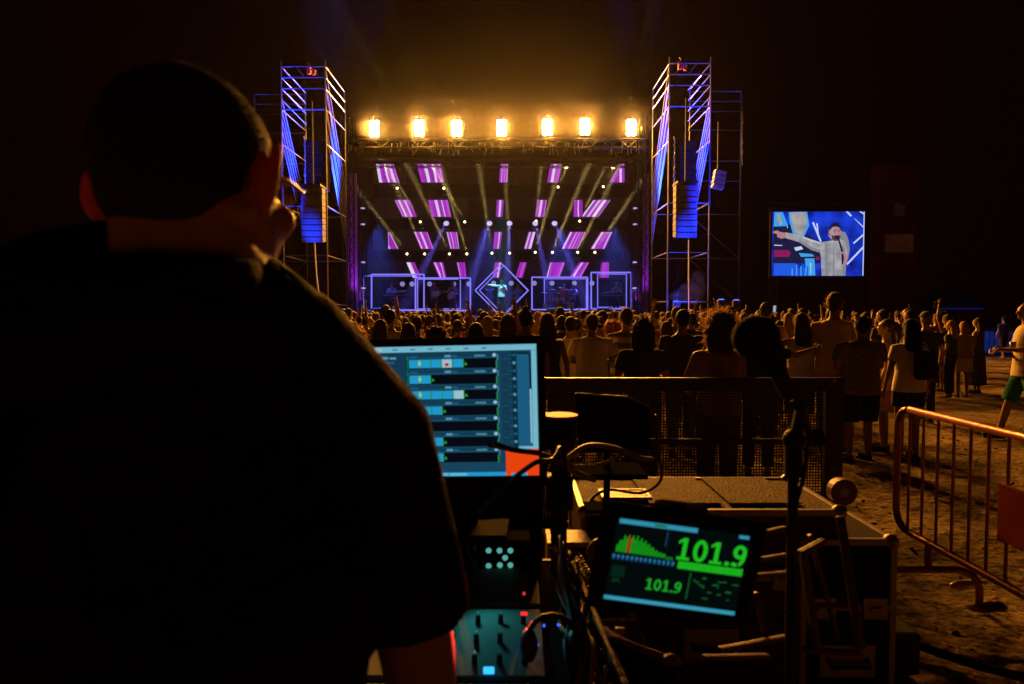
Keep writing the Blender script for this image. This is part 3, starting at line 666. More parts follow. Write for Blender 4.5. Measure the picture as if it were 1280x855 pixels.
def skirt_mb(w=1., top=1.02, bot=.55, fl=.05, sx=0):
    n = 28; mb = MB(); rs = []
    vs = []; zs = [bot+(top-bot)*i/6 for i in range(7)]
    for i, z in enumerate(zs):
        t = 1-i/6; a = (.150+.04*min(1, t*3)+fl*t)*w; b_ = (.11+.03*min(1, t*3)+fl*t)*w
        for k in range(n):
            q = 2*PI*k/n; r = 1+.06*t*math.sin(k*PI*.5*1.5)+.03*t*math.sin(k*1.7); vs.append((a*r*math.cos(q), b_*r*math.sin(q), z+(.01*math.sin(k*1.3) if i == 0 else 0)))
    fs = [(i*n+k, i*n+(k+1)%n, (i+1)*n+(k+1)%n, (i+1)*n+k) for i in range(6) for k in range(n)]+[tuple(range(n-1,-1,-1)), tuple(6*n+k for k in range(n))]
    return mb.add(vs, fs)
def hair_mb(kind, seed=0):
    mb = MB(); rnd = random.Random(seed); 
    if kind in ('short', 'cap', 'bun', 'fade'):
        mb.ell((0,-.012,1.668), (.084,.100,.100), None, 14, 10); mb.ell((0,-.055,1.62), (.068,.055,.07), None, 12, 8)
        if kind == 'bun': mb.ell((0,-.075,1.765), (.045,.045,.04), None, 10, 8)
    if kind == 'quiff': mb.ell((0,-.012,1.672), (.084,.100,.104), None, 14, 10); mb.ell((0,-.055,1.62), (.066,.055,.07)); mb.ell((0,.05,1.75), (.06,.05,.035))
    if kind == 'long':
        mb.ell((0,-.012,1.668), (.092,.105,.104), None, 14, 10)
        mb.rings([(0,-.075,1.30,.07,.03),(0,-.082,1.38,.105,.045),(0,-.075,1.48,.112,.060),(0,-.060,1.58,.103,.070),(0,-.04,1.68,.09,.075)], 14)
    if kind == 'bob':
        mb.ell((0,-.015,1.665), (.100,.112,.108), None, 14, 10); mb.rings([(0,-.045,1.50,.095,.07),(0,-.05,1.57,.112,.085),(0,-.035,1.66,.10,.09)], 14)
    if kind == 'tail':
        mb.ell((0,-.012,1.668), (.086,.102,.101), None, 14, 10); mb.tube([(0,-.10,1.70),(0,-.15,1.66),(0,-.145,1.52),(0,-.12,1.42)], [.03,.036,.034,.012], 8, 'round')
    if kind == 'curly':
        mb.ell((0,-.02,1.66), (.115,.120,.118), None, 14, 10)
        for k in range(46):
            a = rnd.uniform(0, 2*PI); z = rnd.uniform(-.9, 1); r = math.sqrt(1-z*z); y = r*math.sin(a)
            if y > .45 and z < .4: continue
            c = Vector((r*math.cos(a)*.115, -.02+y*.118, 1.655+z*.12)); mb.ell(c, (rnd.uniform(.02,.036),)*3, None, 7, 5)
        mb.rings([(0,-.065,1.42,.10,.05),(0,-.06,1.50,.125,.07),(0,-.04,1.60,.12,.08)], 12)
    return mb
def strands_mb(kind, seed=0, n=240, amp=1.):
    """loose single hairs round the mass, lit from behind"""
    mb = MB(); rnd = random.Random(seed+99)
    for k in range(n):
        a = rnd.uniform(0, 2*PI); z = rnd.uniform(-.5, 1); r = math.sqrt(1-z*z)
        R0 = .112 if kind in ('curly','bob') else .093
        d = Vector((r*math.cos(a), r*math.sin(a), z))
        if d.y > .5 and z < .5: continue
        p = Vector((0,-.015,1.66)) + d*R0
        if kind in ('long','curly') and z < -.05: p.z -= rnd.uniform(.0,.22); p.x *= 1.05
        cur = []; q = p.copy(); v = (d*rnd.uniform(.2,.9)+Vector((rnd.uniform(-.6,.6), rnd.uniform(-.6,.6), rnd.uniform(-.5,.5)))).normalized(); L_ = rnd.uniform(.012,.03)*amp*(1.6 if kind == 'curly' else .8)
        for i in range(4):
            cur.append(q.copy()); v = (v + Vector((rnd.uniform(-.9,.9), rnd.uniform(-.9,.9), rnd.uniform(-.9,.5)))*(.8 if kind == 'curly' else .35)).normalized(); q = q + v*L_
        w = .0016*amp**.5; side = v.cross(Vector((0,1,0))); side = side.normalized()*w if side.length > .1 else Vector((w,0,0))
        for i in range(3): mb.add([cur[i]-side, cur[i]+side, cur[i+1]+side*.8, cur[i+1]-side*.8], [(0,1,2,3)])
    return mb
def person(label, loc, face=0., H=1.75, w=1., arms=('down','down'), stride=0., spread=.10, fem=False, skn='tan', top=('tee','grey'), bot=('trousers','dark'), hair=('short','brown'), vox=.014, group=None, z=0., cat='person', seed=0, strands=0, lean=0., near=True, extra=None):
    root = thing('person', label, cat, (loc[0], loc[1], z), (lean, 0, face), group); sc = H/1.76; root.scale = (sc, sc, sc)
    mb, j = shape_body(w, arms, stride, spread, fem)
    body = melt(obj('body', mb, skin(skn), root), vox, 2)
    if near: [link('fingers', fingers_mb(j, s, extra == 'grip').mesh('fingers', True), body, None, None, skin(skn)) for s in (-1, 1)]
    kind, colr = top
    tm = cloth(colr) if isinstance(colr, str) else colr
    if kind == 'tee': melt(obj('shirt', shirt_mb(j, w, fem, .62, .86), tm, root), vox, 2)
    elif kind == 'loose': melt(obj('shirt', shirt_mb(j, w, fem, .7, .82, 1.47, .012), tm, root), vox, 2)
    elif kind == 'long': melt(obj('shirt', shirt_mb(j, w, fem, 2, .86, 1.47, .004), tm, root), vox, 2)
    elif kind == 'tank': melt(obj('top', shirt_mb(j, w*.99, fem, 0, .90, 1.36), tm, root), vox, 2); [obj('strap', MB().tube([(s*.075,.10,1.33),(s*.085,.03,1.44),(s*.085,-.03,1.445),(s*.05,-.11,1.32)], .011, 6), tm, root) for s in (-1,1)]
    elif kind == 'dress':
        melt(obj('dress', skirt_mb(w, 1.1, bot[2] if len(bot) > 2 else .52, .05).rings([(0,0,1.0,.14*w,.105*w),(0,0,1.12,.145*w,.110*w),(0,.01,1.24,.166*w,.13*w),(0,.005,1.35,.165*w,.115*w),(0,0,1.39,.12*w,.09*w)], 18), tm, root), vox, 2)
        [obj('strap', MB().tube([(s*.075,.10,1.34),(s*.085,.03,1.445),(s*.085,-.03,1.45),(s*.07,-.10,1.34)], .010, 6), tm, root) for s in (-1,1)]
    bk = bot[0]
    bm_ = cloth(bot[1]) if bk != 'none' else None
    if bk in ('trousers','shorts','hot'): melt(obj(bk if bk != 'hot' else 'shorts', legs_mb(j, w, bk), bm_, root), vox, 2)
    elif bk == 'skirt': melt(obj('skirt', skirt_mb(w, 1.02, .60, .02), bm_, root), vox, 2)
    if near:
        for s in (-1, 1):
            A = j['l%d' % s][2]; obj('shoe', MB().ell(A+Vector((0,.065,-.030)), (.046,.128,.045), None, 12, 8).box(A+Vector((0,.06,-.067)), (.08,.235,.018)), cloth('dark'), root, smooth=True)
            obj('eye', MB().ell((s*.032,.090,1.662), (.013,.008,.008), None, 8, 6), mat('eye', (.03,.02,.02), .2, 0, 0), body)
    hk, hc_ = hair
    if hk:
        h = melt(obj('hair', hair_mb(hk, seed), hairm(hc_), root), max(vox*.8, .009), 1)
        if strands: stuff(link('loose_hair', strands_mb(hk, seed, strands, .62).mesh('loose_hair'), h, None, None, strandm(hc_)))
        if hk == 'cap':
            obj('cap', MB().ell((0,0,1.70), (.092,.108,.075), None, 14, 8).rings([(0,.10,1.685,.07,.075),(0,.10,1.697,.07,.075)], 14), cloth('dark'), root, smooth=True)
    root['j'] = 0; del root['j']
    return root, j, body
def GX(px, D): return P(px, 400, D).x
STRIPE = bpy.data.materials.new('striped_cloth'); STRIPE.use_nodes = True; nt = STRIPE.node_tree
tc = nt.nodes.new('ShaderNodeTexCoord'); sp = nt.nodes.new('ShaderNodeSeparateXYZ'); mm = nt.nodes.new('ShaderNodeMath'); mm.operation = 'PINGPONG'; mm.inputs[1].default_value = .065
cr = nt.nodes.new('ShaderNodeValToRGB'); cr.color_ramp.interpolation = 'CONSTANT'; cr.color_ramp.elements[0].color = (.09,.06,.04,1); cr.color_ramp.elements[1].position = .030; cr.color_ramp.elements[1].color = (.60,.52,.42,1)
nt.links.new(tc.outputs['Object'], sp.inputs[0]); nt.links.new(sp.outputs['Z'], mm.inputs[0]); nt.links.new(mm.outputs[0], cr.inputs[0]); nt.links.new(cr.outputs[0], nt.nodes['Principled BSDF'].inputs['Base Color']); nt.nodes['Principled BSDF'].inputs['Roughness'].default_value = .9
CHECK = bpy.data.materials.new('plaid_cloth'); CHECK.use_nodes = True; nt = CHECK.node_tree
tc = nt.nodes.new('ShaderNodeTexCoord'); ck = nt.nodes.new('ShaderNodeTexChecker'); ck.inputs['Scale'].default_value = 26; ck.inputs[1].default_value = (.20,.17,.14,1); ck.inputs[2].default_value = (.13,.11,.10,1)
nt.links.new(tc.outputs['Object'], ck.inputs[0]); nt.links.new(ck.outputs[0], nt.nodes['Principled BSDF'].inputs['Base Color']); nt.nodes['Principled BSDF'].inputs['Roughness'].default_value = .9

def phone(p, rot=(0,0,0), lab='lit smartphone held up in the crowd', lit=True, sc=1.):
    t = thing('smartphone', lab, 'phone', p, rot); obj('body', MB().bbox((0,0,0), (.075*sc,.009,.15*sc), .006), BLACKM, t)
    obj('screen', MB().box((0,-.006,0), (.066*sc,.002,.138*sc)), glow('phone_screen', (.35,.45,.6), .8) if lit else BLACKM, t); return t

def pp(label, px, hd, D, **k):
    """someone standing at distance D whose head top the photo shows at row hd"""
    H = P(px, hd, D).z; k.setdefault('seed', int(px)); return person(label, (GX(px, D), D), H=H, **k)
NV = .013
# right of the monitor, behind the fence, nearest first
r, j, b_ = pp('woman with frizzy backlit hair in strappy top leaning on the mesh fence', 899, 391, 5.55, w=1.06, fem=True, arms=('lean','lean'), top=('tank','tan'), bot=('trousers','dark'), hair=('curly','brown'), strands=800, vox=.011, skn='tan')
pp('woman with big dark hair in black tee in front of the striped shirt', 803, 400, 6.5, w=1.12, fem=True, arms=('fold','fold'), top=('tee','black'), bot=('trousers','black'), hair=('curly','black'), strands=200, skn='tan', vox=.012)
pp('dark haired companion in dark top beside the frizzy haired woman', 950, 399, 7.0, w=1.0, arms=('down','across'), top=('tee','black'), bot=('trousers','black'), hair=('bob','black'), skn='tan', vox=.012, face=-.2)
pp('broad man in white tee with back turned, left of the striped shirt', 740, 393, 8.4, w=1.12, arms=('fold','fold'), top=('loose','white'), bot=('shorts','dark'), hair=('short','brown'), vox=NV, strands=80)
pp('slimmer man in pale tee and dark trousers beside the broad man', 713, 396, 9.0, w=1.0, arms=('fold','hip'), top=('tee','cream'), bot=('trousers','black'), hair=('short','black'), vox=NV)
pp('man in brown and white striped shirt watching the stage', 783, 386, 8.6, w=1.05, arms=('fold','fold'), top=('loose', STRIPE), bot=('trousers','navy'), hair=('quiff','brown'), vox=NV, strands=120)
pp('woman with glowing curly hair left of the striped shirt', 767, 402, 9.1, fem=True, arms=('down','fold'), top=('tank','dark'), bot=('trousers','dark'), hair=('curly','red'), vox=NV, strands=350)
pp('woman in pale dress raising one arm right of the black tee', 833, 402, 9.6, fem=True, arms=('high','down'), top=('dress','cream'), bot=('none','x',.45), hair=('long','brown'), vox=NV, strands=100)
pp('broad man in dark tee left of the frizzy haired woman', 853, 387, 8.0, w=1.12, arms=('down','down'), top=('tee','dark'), bot=('trousers','denim'), hair=('short','black'), vox=NV, strands=60)
pp('woman with dark hair and long arms raised, left of the pale tees', 684, 392, 8.2, fem=True, arms=('wave','down'), top=('tank','dark'), bot=('trousers','dark'), hair=('long','brown'), vox=NV, strands=120)
pp('man with rim lit shoulder looking right, behind the microphone', 958, 378, 9.4, w=1.05, arms=('fold','fold'), top=('tee','tan'), bot=('trousers','dark'), hair=('short','brown'), vox=NV, face=-.7)
pp('woman in white cross back tank top stretching her arm left', 1001, 392, 8.3, fem=True, arms=('out','down'), top=('tank','white'), bot=('shorts','dark'), hair=('long','brown'), vox=.012, strands=200, skn='tan')
pp('tall man in pale loose shirt looking right', 1043, 367, 8.2, w=1.02, arms=('down','fold'), top=('loose','cream'), bot=('trousers','denim'), hair=('quiff','brown'), vox=.012, face=-.5, strands=120)
pp('heavy man in plaid shirt and dark shorts standing on the sand', 1077, 396, 7.75, w=1.3, arms=('fold','fold'), top=('loose', CHECK), bot=('shorts','black'), hair=('short','black'), vox=.012, spread=.13, face=.15)
pp('woman in pale dress facing left between plaid shirt and backpack', 1109, 399, 8.3, fem=True, arms=('down','fold'), top=('dress','pink'), bot=('none','x',.55), hair=('tail','brown'), vox=.012, face=1.0, strands=80)
r, j, b_ = pp('dark haired woman in lace top and black skirt with black backpack', 1138, 399, 7.8, w=1.06, fem=True, arms=('down','down'), top=('tee','white'), bot=('hot','black'), hair=('long','black'), vox=.012, strands=200)
bk = thing('backpack', 'small black backpack worn by the woman in lace top', 'backpack', r.location+Vector((.07,-.19,1.08)), (0,0,.1))
obj('bag', MB().bbox((0,0,.02), (.23,.13,.33), .05), cloth('black'), bk, smooth=True); obj('pocket', MB().bbox((0,-.085,-.05), (.17,.05,.16), .02), cloth('black'), bk, smooth=True)
for s in (-1, 1): obj('strap', MB().tube([(s*.09,.05,.20),(s*.10,.12,.27),(s*.10,.22,.24),(s*.12,.30,.05),(s*.1,.10,-.14)], .014, 6), cloth('black'), bk)
pp('dark clad man with red cap behind the backpack', 1158, 390, 10.5, w=1.05, arms=('down','down'), top=('tee','black'), bot=('trousers','black'), hair=('cap','red'), vox=NV)
pp('man with backlit profile just above the backpack wearer', 1103, 387, 12.0, w=1.0, arms=('fold','fold'), top=('tee','dark'), bot=('trousers','dark'), hair=('short','brown'), vox=NV, face=.5)
r, j, b_ = pp('woman in short black dress holding a phone up high', 1184, 393, 14.6, fem=True, arms=('high','down'), top=('dress','black'), bot=('none','x',.62), hair=('bob','brown'), vox=.015, face=.35)
pp('woman in light skirt with pale bag, back to the phone holder', 1205, 402, 13.7, w=1.05, fem=True, arms=('fold','fold'), top=('tee','tan'), bot=('skirt','cream'), hair=('bob','fair'), vox=.015)
pp('woman in long dark dress at the right end of the group', 1223, 397, 14.4, fem=True, arms=('down','fold'), top=('dress','dark'), bot=('none','x',.2), hair=('long','brown'), vox=.015, face=.6)
phone(P(1170,381,14.3), (.2,0,.1), 'small phone held up above the short black dress', False)
pp('lone dark figure walking far off beside the blue lit barrier', 1255, 395, 25.0, arms=('down','down'), stride=.2, top=('tee','black'), bot=('shorts','black'), hair=('short','black'), vox=.02, near=False)
r, j, b_ = pp('man in white tee and green shorts striding in from the right', 1284, 378, 9.0, w=.98, arms=(((.27,.02,1.16),(.16,.28,1.16)),((.26,.02,1.16),(.14,.28,1.14))), stride=.24, top=('loose','cream'), bot=('shorts','green'), hair=('fade','black'), vox=.012, face=R(72), skn='tan', strands=60, extra='grip')
cup = thing('plastic_cup', 'pale plastic cup in the hands of the man in green shorts', 'cup', P(1266, 433, 8.95)); obj('cup_wall', MB().rings([(0,0,-.05,.028,.028),(0,0,.06,.04,.04)], 14), mat('cup_plastic', (.25,.25,.24), .3), cup, smooth=True)
# left of the monitor and just above it
pp('man with short hair left of the monitor, nearest to the operator', 381, 390, 7.6, w=1.05, top=('tee','dark'), hair=('short','brown'), vox=NV, strands=80)
pp('man with rim lit neck behind the short haired man', 401, 392, 9.2, top=('tee','tan'), hair=('short','brown'), vox=NV, face=-.3)
pp('fair haired man with rolled cap at the far left of the crowd', 356, 389, 8.8, top=('tee','tan'), hair=('cap','fair'), vox=NV, face=.5, strands=150)
pp('dark round head low beside the operator shoulder', 423, 415, 7.2, w=.95, fem=True, top=('tank','dark'), hair=('bob','black'), vox=NV)
pp('woman with glowing curly hair beside the operator shoulder', 444, 411, 7.3, fem=True, w=.95, top=('tank','dark'), hair=('curly','red'), vox=NV, strands=500)
pp('woman with long dark hair just left of the monitor corner', 476, 400, 8.4, fem=True, top=('tank','dark'), hair=('long','brown'), vox=NV, strands=100)
pp('man with pale shirt above the left monitor corner', 488, 387, 9.6, w=1.05, top=('tee','cream'), hair=('short','black'), vox=NV, face=-.4)
pp('woman with smooth round hair right above the monitor, left of centre', 511, 404, 7.9, fem=True, top=('tank','dark'), hair=('long','brown'), vox=NV)
pp('man behind the smooth haired woman above the monitor', 521, 396, 9.4, top=('tee','dark'), hair=('quiff','brown'), vox=NV)
pp('wide curly head half hidden by the monitor top edge', 545, 411, 6.4, w=1.0, fem=True, top=('tank','dark'), hair=('curly','brown'), vox=NV, strands=300)
pp('dark smooth head rising behind the middle of the monitor', 595, 404, 8.0, top=('tee','black'), hair=('bob','black'), vox=NV)
pp('woman with long loose hair above the right half of the monitor', 635, 393, 8.3, fem=True, top=('tank','dark'), hair=('long','brown'), vox=NV, strands=160)
pp('man with dark beanie shape head above the right monitor corner', 657, 387, 8.0, w=1.05, top=('tee','black'), hair=('bun','black'), vox=NV, strands=60)
pp('person raising bare arms above the middle of the monitor', 572, 400, 10.5, arms=('wave','high'), top=('tee','red'), hair=('short','brown'), vox=NV)

# ---- the packed crowd: variants, then copies
OB = {}
RC = bpy.data.materials.new('crowd_cloth'); RC.use_nodes = True; nt = RC.node_tree
oi = nt.nodes.new('ShaderNodeObjectInfo'); cr = nt.nodes.new('ShaderNodeValToRGB'); cr.color_ramp.interpolation = 'CONSTANT'
e = cr.color_ramp.elements; e[0].color = (.03,.03,.035,1); e[1].position = .22; e[1].color = (.4,.36,.3,1)
for p_, c_ in ((.34,(.1,.1,.12,1)),(.5,(.3,.06,.04,1)),(.6,(.05,.07,.14,1)),(.72,(.25,.16,.1,1)),(.84,(.55,.5,.42,1)),(.92,(.02,.02,.02,1))): q = e.new(p_); q.color = c_
nt.links.new(oi.outputs['Random'], cr.inputs[0]); nt.links.new(cr.outputs[0], nt.nodes['Principled BSDF'].inputs['Base Color']); nt.nodes['Principled BSDF'].inputs['Roughness'].default_value = .9
VAR = [('short haired man', dict(hair=('short','brown'))), ('long haired woman', dict(fem=True, hair=('long','brown'))), ('dark haired man', dict(hair=('short','black'), w=1.1)),
       ('woman with curly hair', dict(fem=True, hair=('curly','brown'))), ('fair haired woman', dict(fem=True, hair=('long','fair'))), ('man with upswept hair', dict(hair=('quiff','brown'), arms=('fold','fold'))),
       ('person with one arm raised', dict(hair=('short','brown'), arms=('down','high'))), ('woman with one arm raised', dict(fem=True, hair=('tail','brown'), arms=('high','down'))),
       ('person with both arms raised', dict(hair=('short','black'), arms=('wave','up'))), ('woman with both arms raised', dict(fem=True, hair=('bob','brown'), arms=('high','wave'))),
       ('person filming with raised hands', dict(hair=('bob','black'), fem=True, arms=('clap','clap'))), ('capped man', dict(hair=('cap','brown')))]
base = []
for nm, kw in VAR:
    r, j, b_ = person('x', (0, -400), top=('tee', RC), bot=('trousers','dark'), vox=.026, near=False, **kw); base.append((nm, r))
# ---- band on the stage
SD = 35.9
def onstage(label, px, D, **k): return person(label, (P(px, 380, D).x, D), z=DK, vox=.02, **k)
onstage('singer in cyan lit shirt pointing left inside the diamond frame', 627, 35.3, H=1.86, face=PI, arms=('mic','point'), spread=.16, top=('long','white'), bot=('trousers','black'), hair=('quiff','black'), group='musicians on the stage')
mc = thing('microphone', 'handheld microphone at the singer\'s mouth', 'microphone', (P(627,380,35.3).x+.03, 35.08, DK+1.52)); obj('grip', MB().tube([(0,0,-.15),(0,0,0)], [.012,.018], 8), BLACKM, mc); obj('head', MB().ell((0,0,.02), (.028,.028,.032)), STEEL, mc)
def guitar(label, p, tilt):
    t = thing('electric_guitar', label, 'guitar', p, (0, tilt, 0))
    obj('body', MB().rings([(0,0,0,.01,.01)], 3) and MB().ell((0,0,0), (.2,.035,.15), None, 14, 8).ell((.16,0,.0), (.13,.03,.12), None, 12, 8), mat('guitar_paint', (.35,.4,.5), .3), t, smooth=True)
    obj('neck', MB().bbox((.55,-.01,0), (.62,.025,.05), .008), mat('guitar_neck', (.25,.15,.08), .5), t); obj('headstock', MB().bbox((.93,-.01,.01), (.17,.02,.09), .01), BLACKM, t)
    return t
onstage('long armed guitarist inside the second cube frame, left one', 543, 36.2, H=1.78, face=PI-.3, arms=('neck','guitar'), spread=.16, top=('tee','blue'), bot=('trousers','black'), hair=('short','black'), group='musicians on the stage')
guitar('pale electric guitar held level by the left guitarist', (P(544,380,36).x+.0, 35.92, DK+1.1), -.18)
onstage('guitarist with upright instrument, right one in the second cube frame', 566, 36.3, H=1.76, face=PI+.2, arms=('guitar','neck'), spread=.14, top=('tee','blue'), bot=('trousers','dark'), hair=('long','brown'), group='musicians on the stage')
guitar('electric guitar held steeply by the right guitarist', (P(563,380,36).x, 36.0, DK+1.0), -1.05)
def keys(label, px, D):
    t = thing('keyboard', label, 'keyboard', (P(px,380,D).x, D, DK))
    obj('case', MB().bbox((0,0,.95), (1.25,.32,.1), .02), BLACKM, t)
    obj('keys', MB().box((0,.06,1.005), (1.15,.14,.012)), mat('ivory', (.7,.7,.7), .3), t)
    for s in (-1, 1): obj('leg', MB().tube([(s*.5,-.2,0),(-s*.35,.1,.9)], .022, 6), STEEL, t)
    obj('upper_case', MB().bbox((.05,.12,1.2), (1.0,.28,.07), .02, Matrix.Rotation(-.12,3,'Y')), mat('key_grey', (.25,.27,.35), .4), t)
    return t
keys('twin keyboard stand inside the leftmost cube frame', 494, 35.8); keys('dark keyboard inside the rightmost cube frame', 764, 35.8)
onstage('keyboard player bending over inside the leftmost cube frame', 490, 36.3, H=1.72, face=PI-.2, arms=('phone','phone'), top=('tee','blue'), bot=('trousers','black'), hair=('bob','black'), lean=0, group='musicians on the stage')
onstage('keyboard player standing in the rightmost cube frame', 770, 36.4, H=1.75, face=PI+.2, arms=('phone','phone'), top=('tee','dark'), bot=('trousers','black'), hair=('short','black'), group='musicians on the stage')
dk = thing('drum_kit', 'glittering drum kit inside the cube frame right of the diamond', 'drum kit', (P(698,380,36).x, 36.0, DK))
GL = mat('drum_wrap', (.35,.5,.6), .25, .3, .8, 40)
def drum(nm, c, r, h, ax='Z', m=GL):
    mb = MB(); d = {'Y':Vector((0,1,0)),'Z':Vector((0,0,1))}[ax]; c = Vector(c); mb.tube([c-d*h/2, c+d*h/2], r, 20); o = obj(nm, mb, m, dk)
    obj('hoop', MB().tube([c-d*(h/2+.01), c-d*(h/2-.02)], r+.015, 20), STEEL, o); return o
drum('bass_drum', (0,-.2,.30), .29, .4, 'Y'); drum('floor_tom', (.62,0,.45), .2, .4); drum('floor_tom', (-.62,0,.42), .2, .4)
drum('tom', (-.22,-.1,.80), .15, .2); drum('tom', (.2,-.1,.80), .15, .2); drum('snare', (.4,-.1,.62), .17, .14)
for x, z, r_ in ((-.75,1.15,.24),(-.3,1.32,.2),(.45,1.3,.22),(.85,1.08,.24),(.1,1.42,.16)):
    cy = obj('cymbal', MB().rings([(x,0,z,r_,r_),(x,0,z+.015,r_*.4,r_*.4),(x,0,z+.03,.03,.03)], 18), mat('brass', (.6,.5,.25), .3, .8), dk); obj('stand', MB().tube([(x,.02,0),(x,0,z)], .014, 6), STEEL, cy)
rk = thing('drum_screen', 'clear drum shield of upright panels left of the drummer', 'drum shield', (P(686,380,35.7).x, 35.6, DK))
for k in range(4): obj('panel_frame', MB().tube([(.3*k,0,0),(.3*k,0,1.3),(.3*k+.28,0,1.3),(.3*k+.28,0,0)], .012, 4), STEEL, rk)
onstage('drummer sitting high behind the drum kit', 705, 36.75, H=1.7, face=PI, arms=('neck','neck'), top=('tee','red'), bot=('trousers','black'), hair=('short','black'), group='musicians on the stage')
onstage('backing singer in blue light right of the drum kit', 716, 36.6, H=1.66, face=PI, fem=True, arms=('mic','down'), top=('tee','blue'), bot=('trousers','black'), hair=('long','black'), group='musicians on the stage')
onstage('musician dimly lit behind the singer, right side of the diamond', 647, 37.6, H=1.72, face=PI, arms=('phone','phone'), top=('tee','blue'), bot=('trousers','black'), hair=('bob','brown'), group='musicians on the stage')
onstage('trumpeter like figure dimly lit left of the singer in the diamond', 612, 37.4, H=1.72, face=PI, arms=('clap','clap'), top=('tee','blue'), bot=('trousers','black'), hair=('short','brown'), group='musicians on the stage')
for i, (x, s) in enumerate(((534,'left'),(655,'right'))):
    t = thing('microphone_stand', 'thin microphone stand on the stage, %s of the diamond frame' % s, 'microphone stand', (P(x,380,35.4).x, 35.4, DK))
    obj('pole', MB().tube([(0,0,0),(0,0,1.45)], .014, 6), STEEL, t); obj('base', MB().rings([(0,0,0,.14,.14),(0,0,.02,.14,.14)], 12), BLACKM, t); obj('head', MB().ell((0,-.04,1.48), (.03,.05,.03)), BLACKM, t)
for k, x in enumerate((475, 548, 690, 752)):
    p = P(x, 385, 34.8); t = thing('floor_monitor', 'black wedge monitor speaker at the stage edge, %s' % ['leftmost of four','second from left of four','third from left of four','rightmost of four'][k], 'loudspeaker', (p.x, 34.2, DK))
    obj('case', MB().add([(-.3,-.2,0),(.3,-.2,0),(.3,.2,0),(-.3,.2,0),(-.3,-.2,.3),(.3,-.2,.3),(.3,.05,.36),(-.3,.05,.36)], [(3,2,1,0),(4,5,6,7),(0,1,5,4),(1,2,6,5),(2,3,7,6),(3,0,4,7)]), BLACKM, t)
    obj('grille', MB().bbox((0,-.205,.16), (.52,.012,.22), .004), mat('speaker_grille', (.1,.11,.2), .5), t)
flush()
# ---- scatter the crowd (after the skins are baked)
rnd = random.Random(21); spots = []; D = 10.6
taken = [(o.location.x, o.location.y) for o in bpy.data.objects if o.name.startswith('person') and o.parent is None and o.location.y > 0]

def labelled(nm, x, y, ):
    row = 'nearer' if y < 13.5 else 'middle' if y < 18.5 else 'distant'
    px = 640+FPX*x/y
    marks = [(355,'the operator shoulder'),(392,'the left scaffold tower'),(440,'the left side drape'),(490,'the leftmost cube frame'),(553,'the guitarists'),(627,'the singer'),(700,'the drum kit'),(764,'the rightmost cube frame'),(808,'the right side drape'),(860,'the right scaffold tower'),(920,'the gap left of the video screen'),(1020,'the video screen'),(1124,'the red tower')]
    mk = min(marks, key=lambda q: abs(q[0]-px))[1]
    return '%s in %s rows below %s' % (nm, row, mk)
while D < 31.2:
    xa = GX(338, D)-.3; xb = GX(1010 if D < 13 else 1145 if D < 22 else 1110, D)+.2; x = xa
    while x < xb:
        x += rnd.uniform(.55,.95)*(1 if D < 20 else 1.15); y = D+rnd.uniform(-.35,.35)
        if P(640, 400, 1).x or 1:
            px = 640+FPX*x/y
            if px > 1010 and rnd.random() < .35: continue
        if all((x-a)**2+(y-b_)**2 > .22 for a, b_ in taken): spots.append((x, y)); taken.append((x, y))
    D += .78 if D < 20 else 1.0
spots.sort(key=lambda q: q[1]); ind, rest = spots[:262], spots[262:]
BY = [0,1,2,3,0,1,2,4,5,1,0,2,6,11,0,1,5,2,3,4,0,1,2,7,10,11,0,1,9,2,5,8]
tone = {0:'front',1:'middle',2:'rear'}
for i, (x, y) in enumerate(ind):
    v = rnd.choice(BY) if y > 12 or rnd.random() > .3 else rnd.choice([0,1,2,3,4,5])
    nm, r0 = base[v]
    c = r0 if r0.location.y < -300 else copy_tree(r0)
    c.location = (x, y, 0); s = rnd.uniform(.90,1.03) - (.05 if VAR[v][1].get('fem') else 0); c.scale = (s, s, s*1.0); c.rotation_euler = (0,0,rnd.uniform(-.5,.5)+math.atan2(x, 36-y)*1)
    c['label'] = labelled(nm, x, y); c['group'] = 'packed crowd in front of the stage'
for nm, r0 in base:
    if r0.location.y < -300:
        for ch in list(r0.children): bpy.data.objects.remove(ch)
        bpy.data.objects.remove(r0)
mb = MB()
for (x, y) in rest:
    h = rnd.uniform(1.52,1.80); up = rnd.random() < .07
    mb.rings([(x,y,0,.15,.11),(x,y,h*.5,.2,.13),(x,y,h*.78,.22,.12),(x,y,h*.84,.08,.07),(x,y,h*.88,.06,.06)], 8); mb.ell((x,y,h-.11), (.085,.1,.115), None, 8, 6)
    if up: s = rnd.choice((-1,1)); mb.tube([(x+s*.18,y,h*.8),(x+s*.28,y,h*.95),(x+s*.22,y,h*1.14)], [.05,.04,.03], 6, 'round')
far = obj('distant_crowd', mb, mat('crowd_far', (.09,.055,.04), .85, 0, .6, 1.5), smooth=True); stuff(far, 'far rows of the crowd packed against the stage front', 'crowd')
for k, (x, y, D) in enumerate(((968,386,16.0),(704,389,20),(590,384,22),(838,381,12),(430,389,20),(846,394,15))):
    phone(P(x,y,D), (.15,0,.2), 'lit phone held up among the crowd, %s' % ['left of the tall man in pale shirt','above the broad man in white tee','above the middle of the monitor','above the woman in pale dress','above the operator shoulder','left of the frizzy haired woman'][k], k in (0,4,1), 1.1)
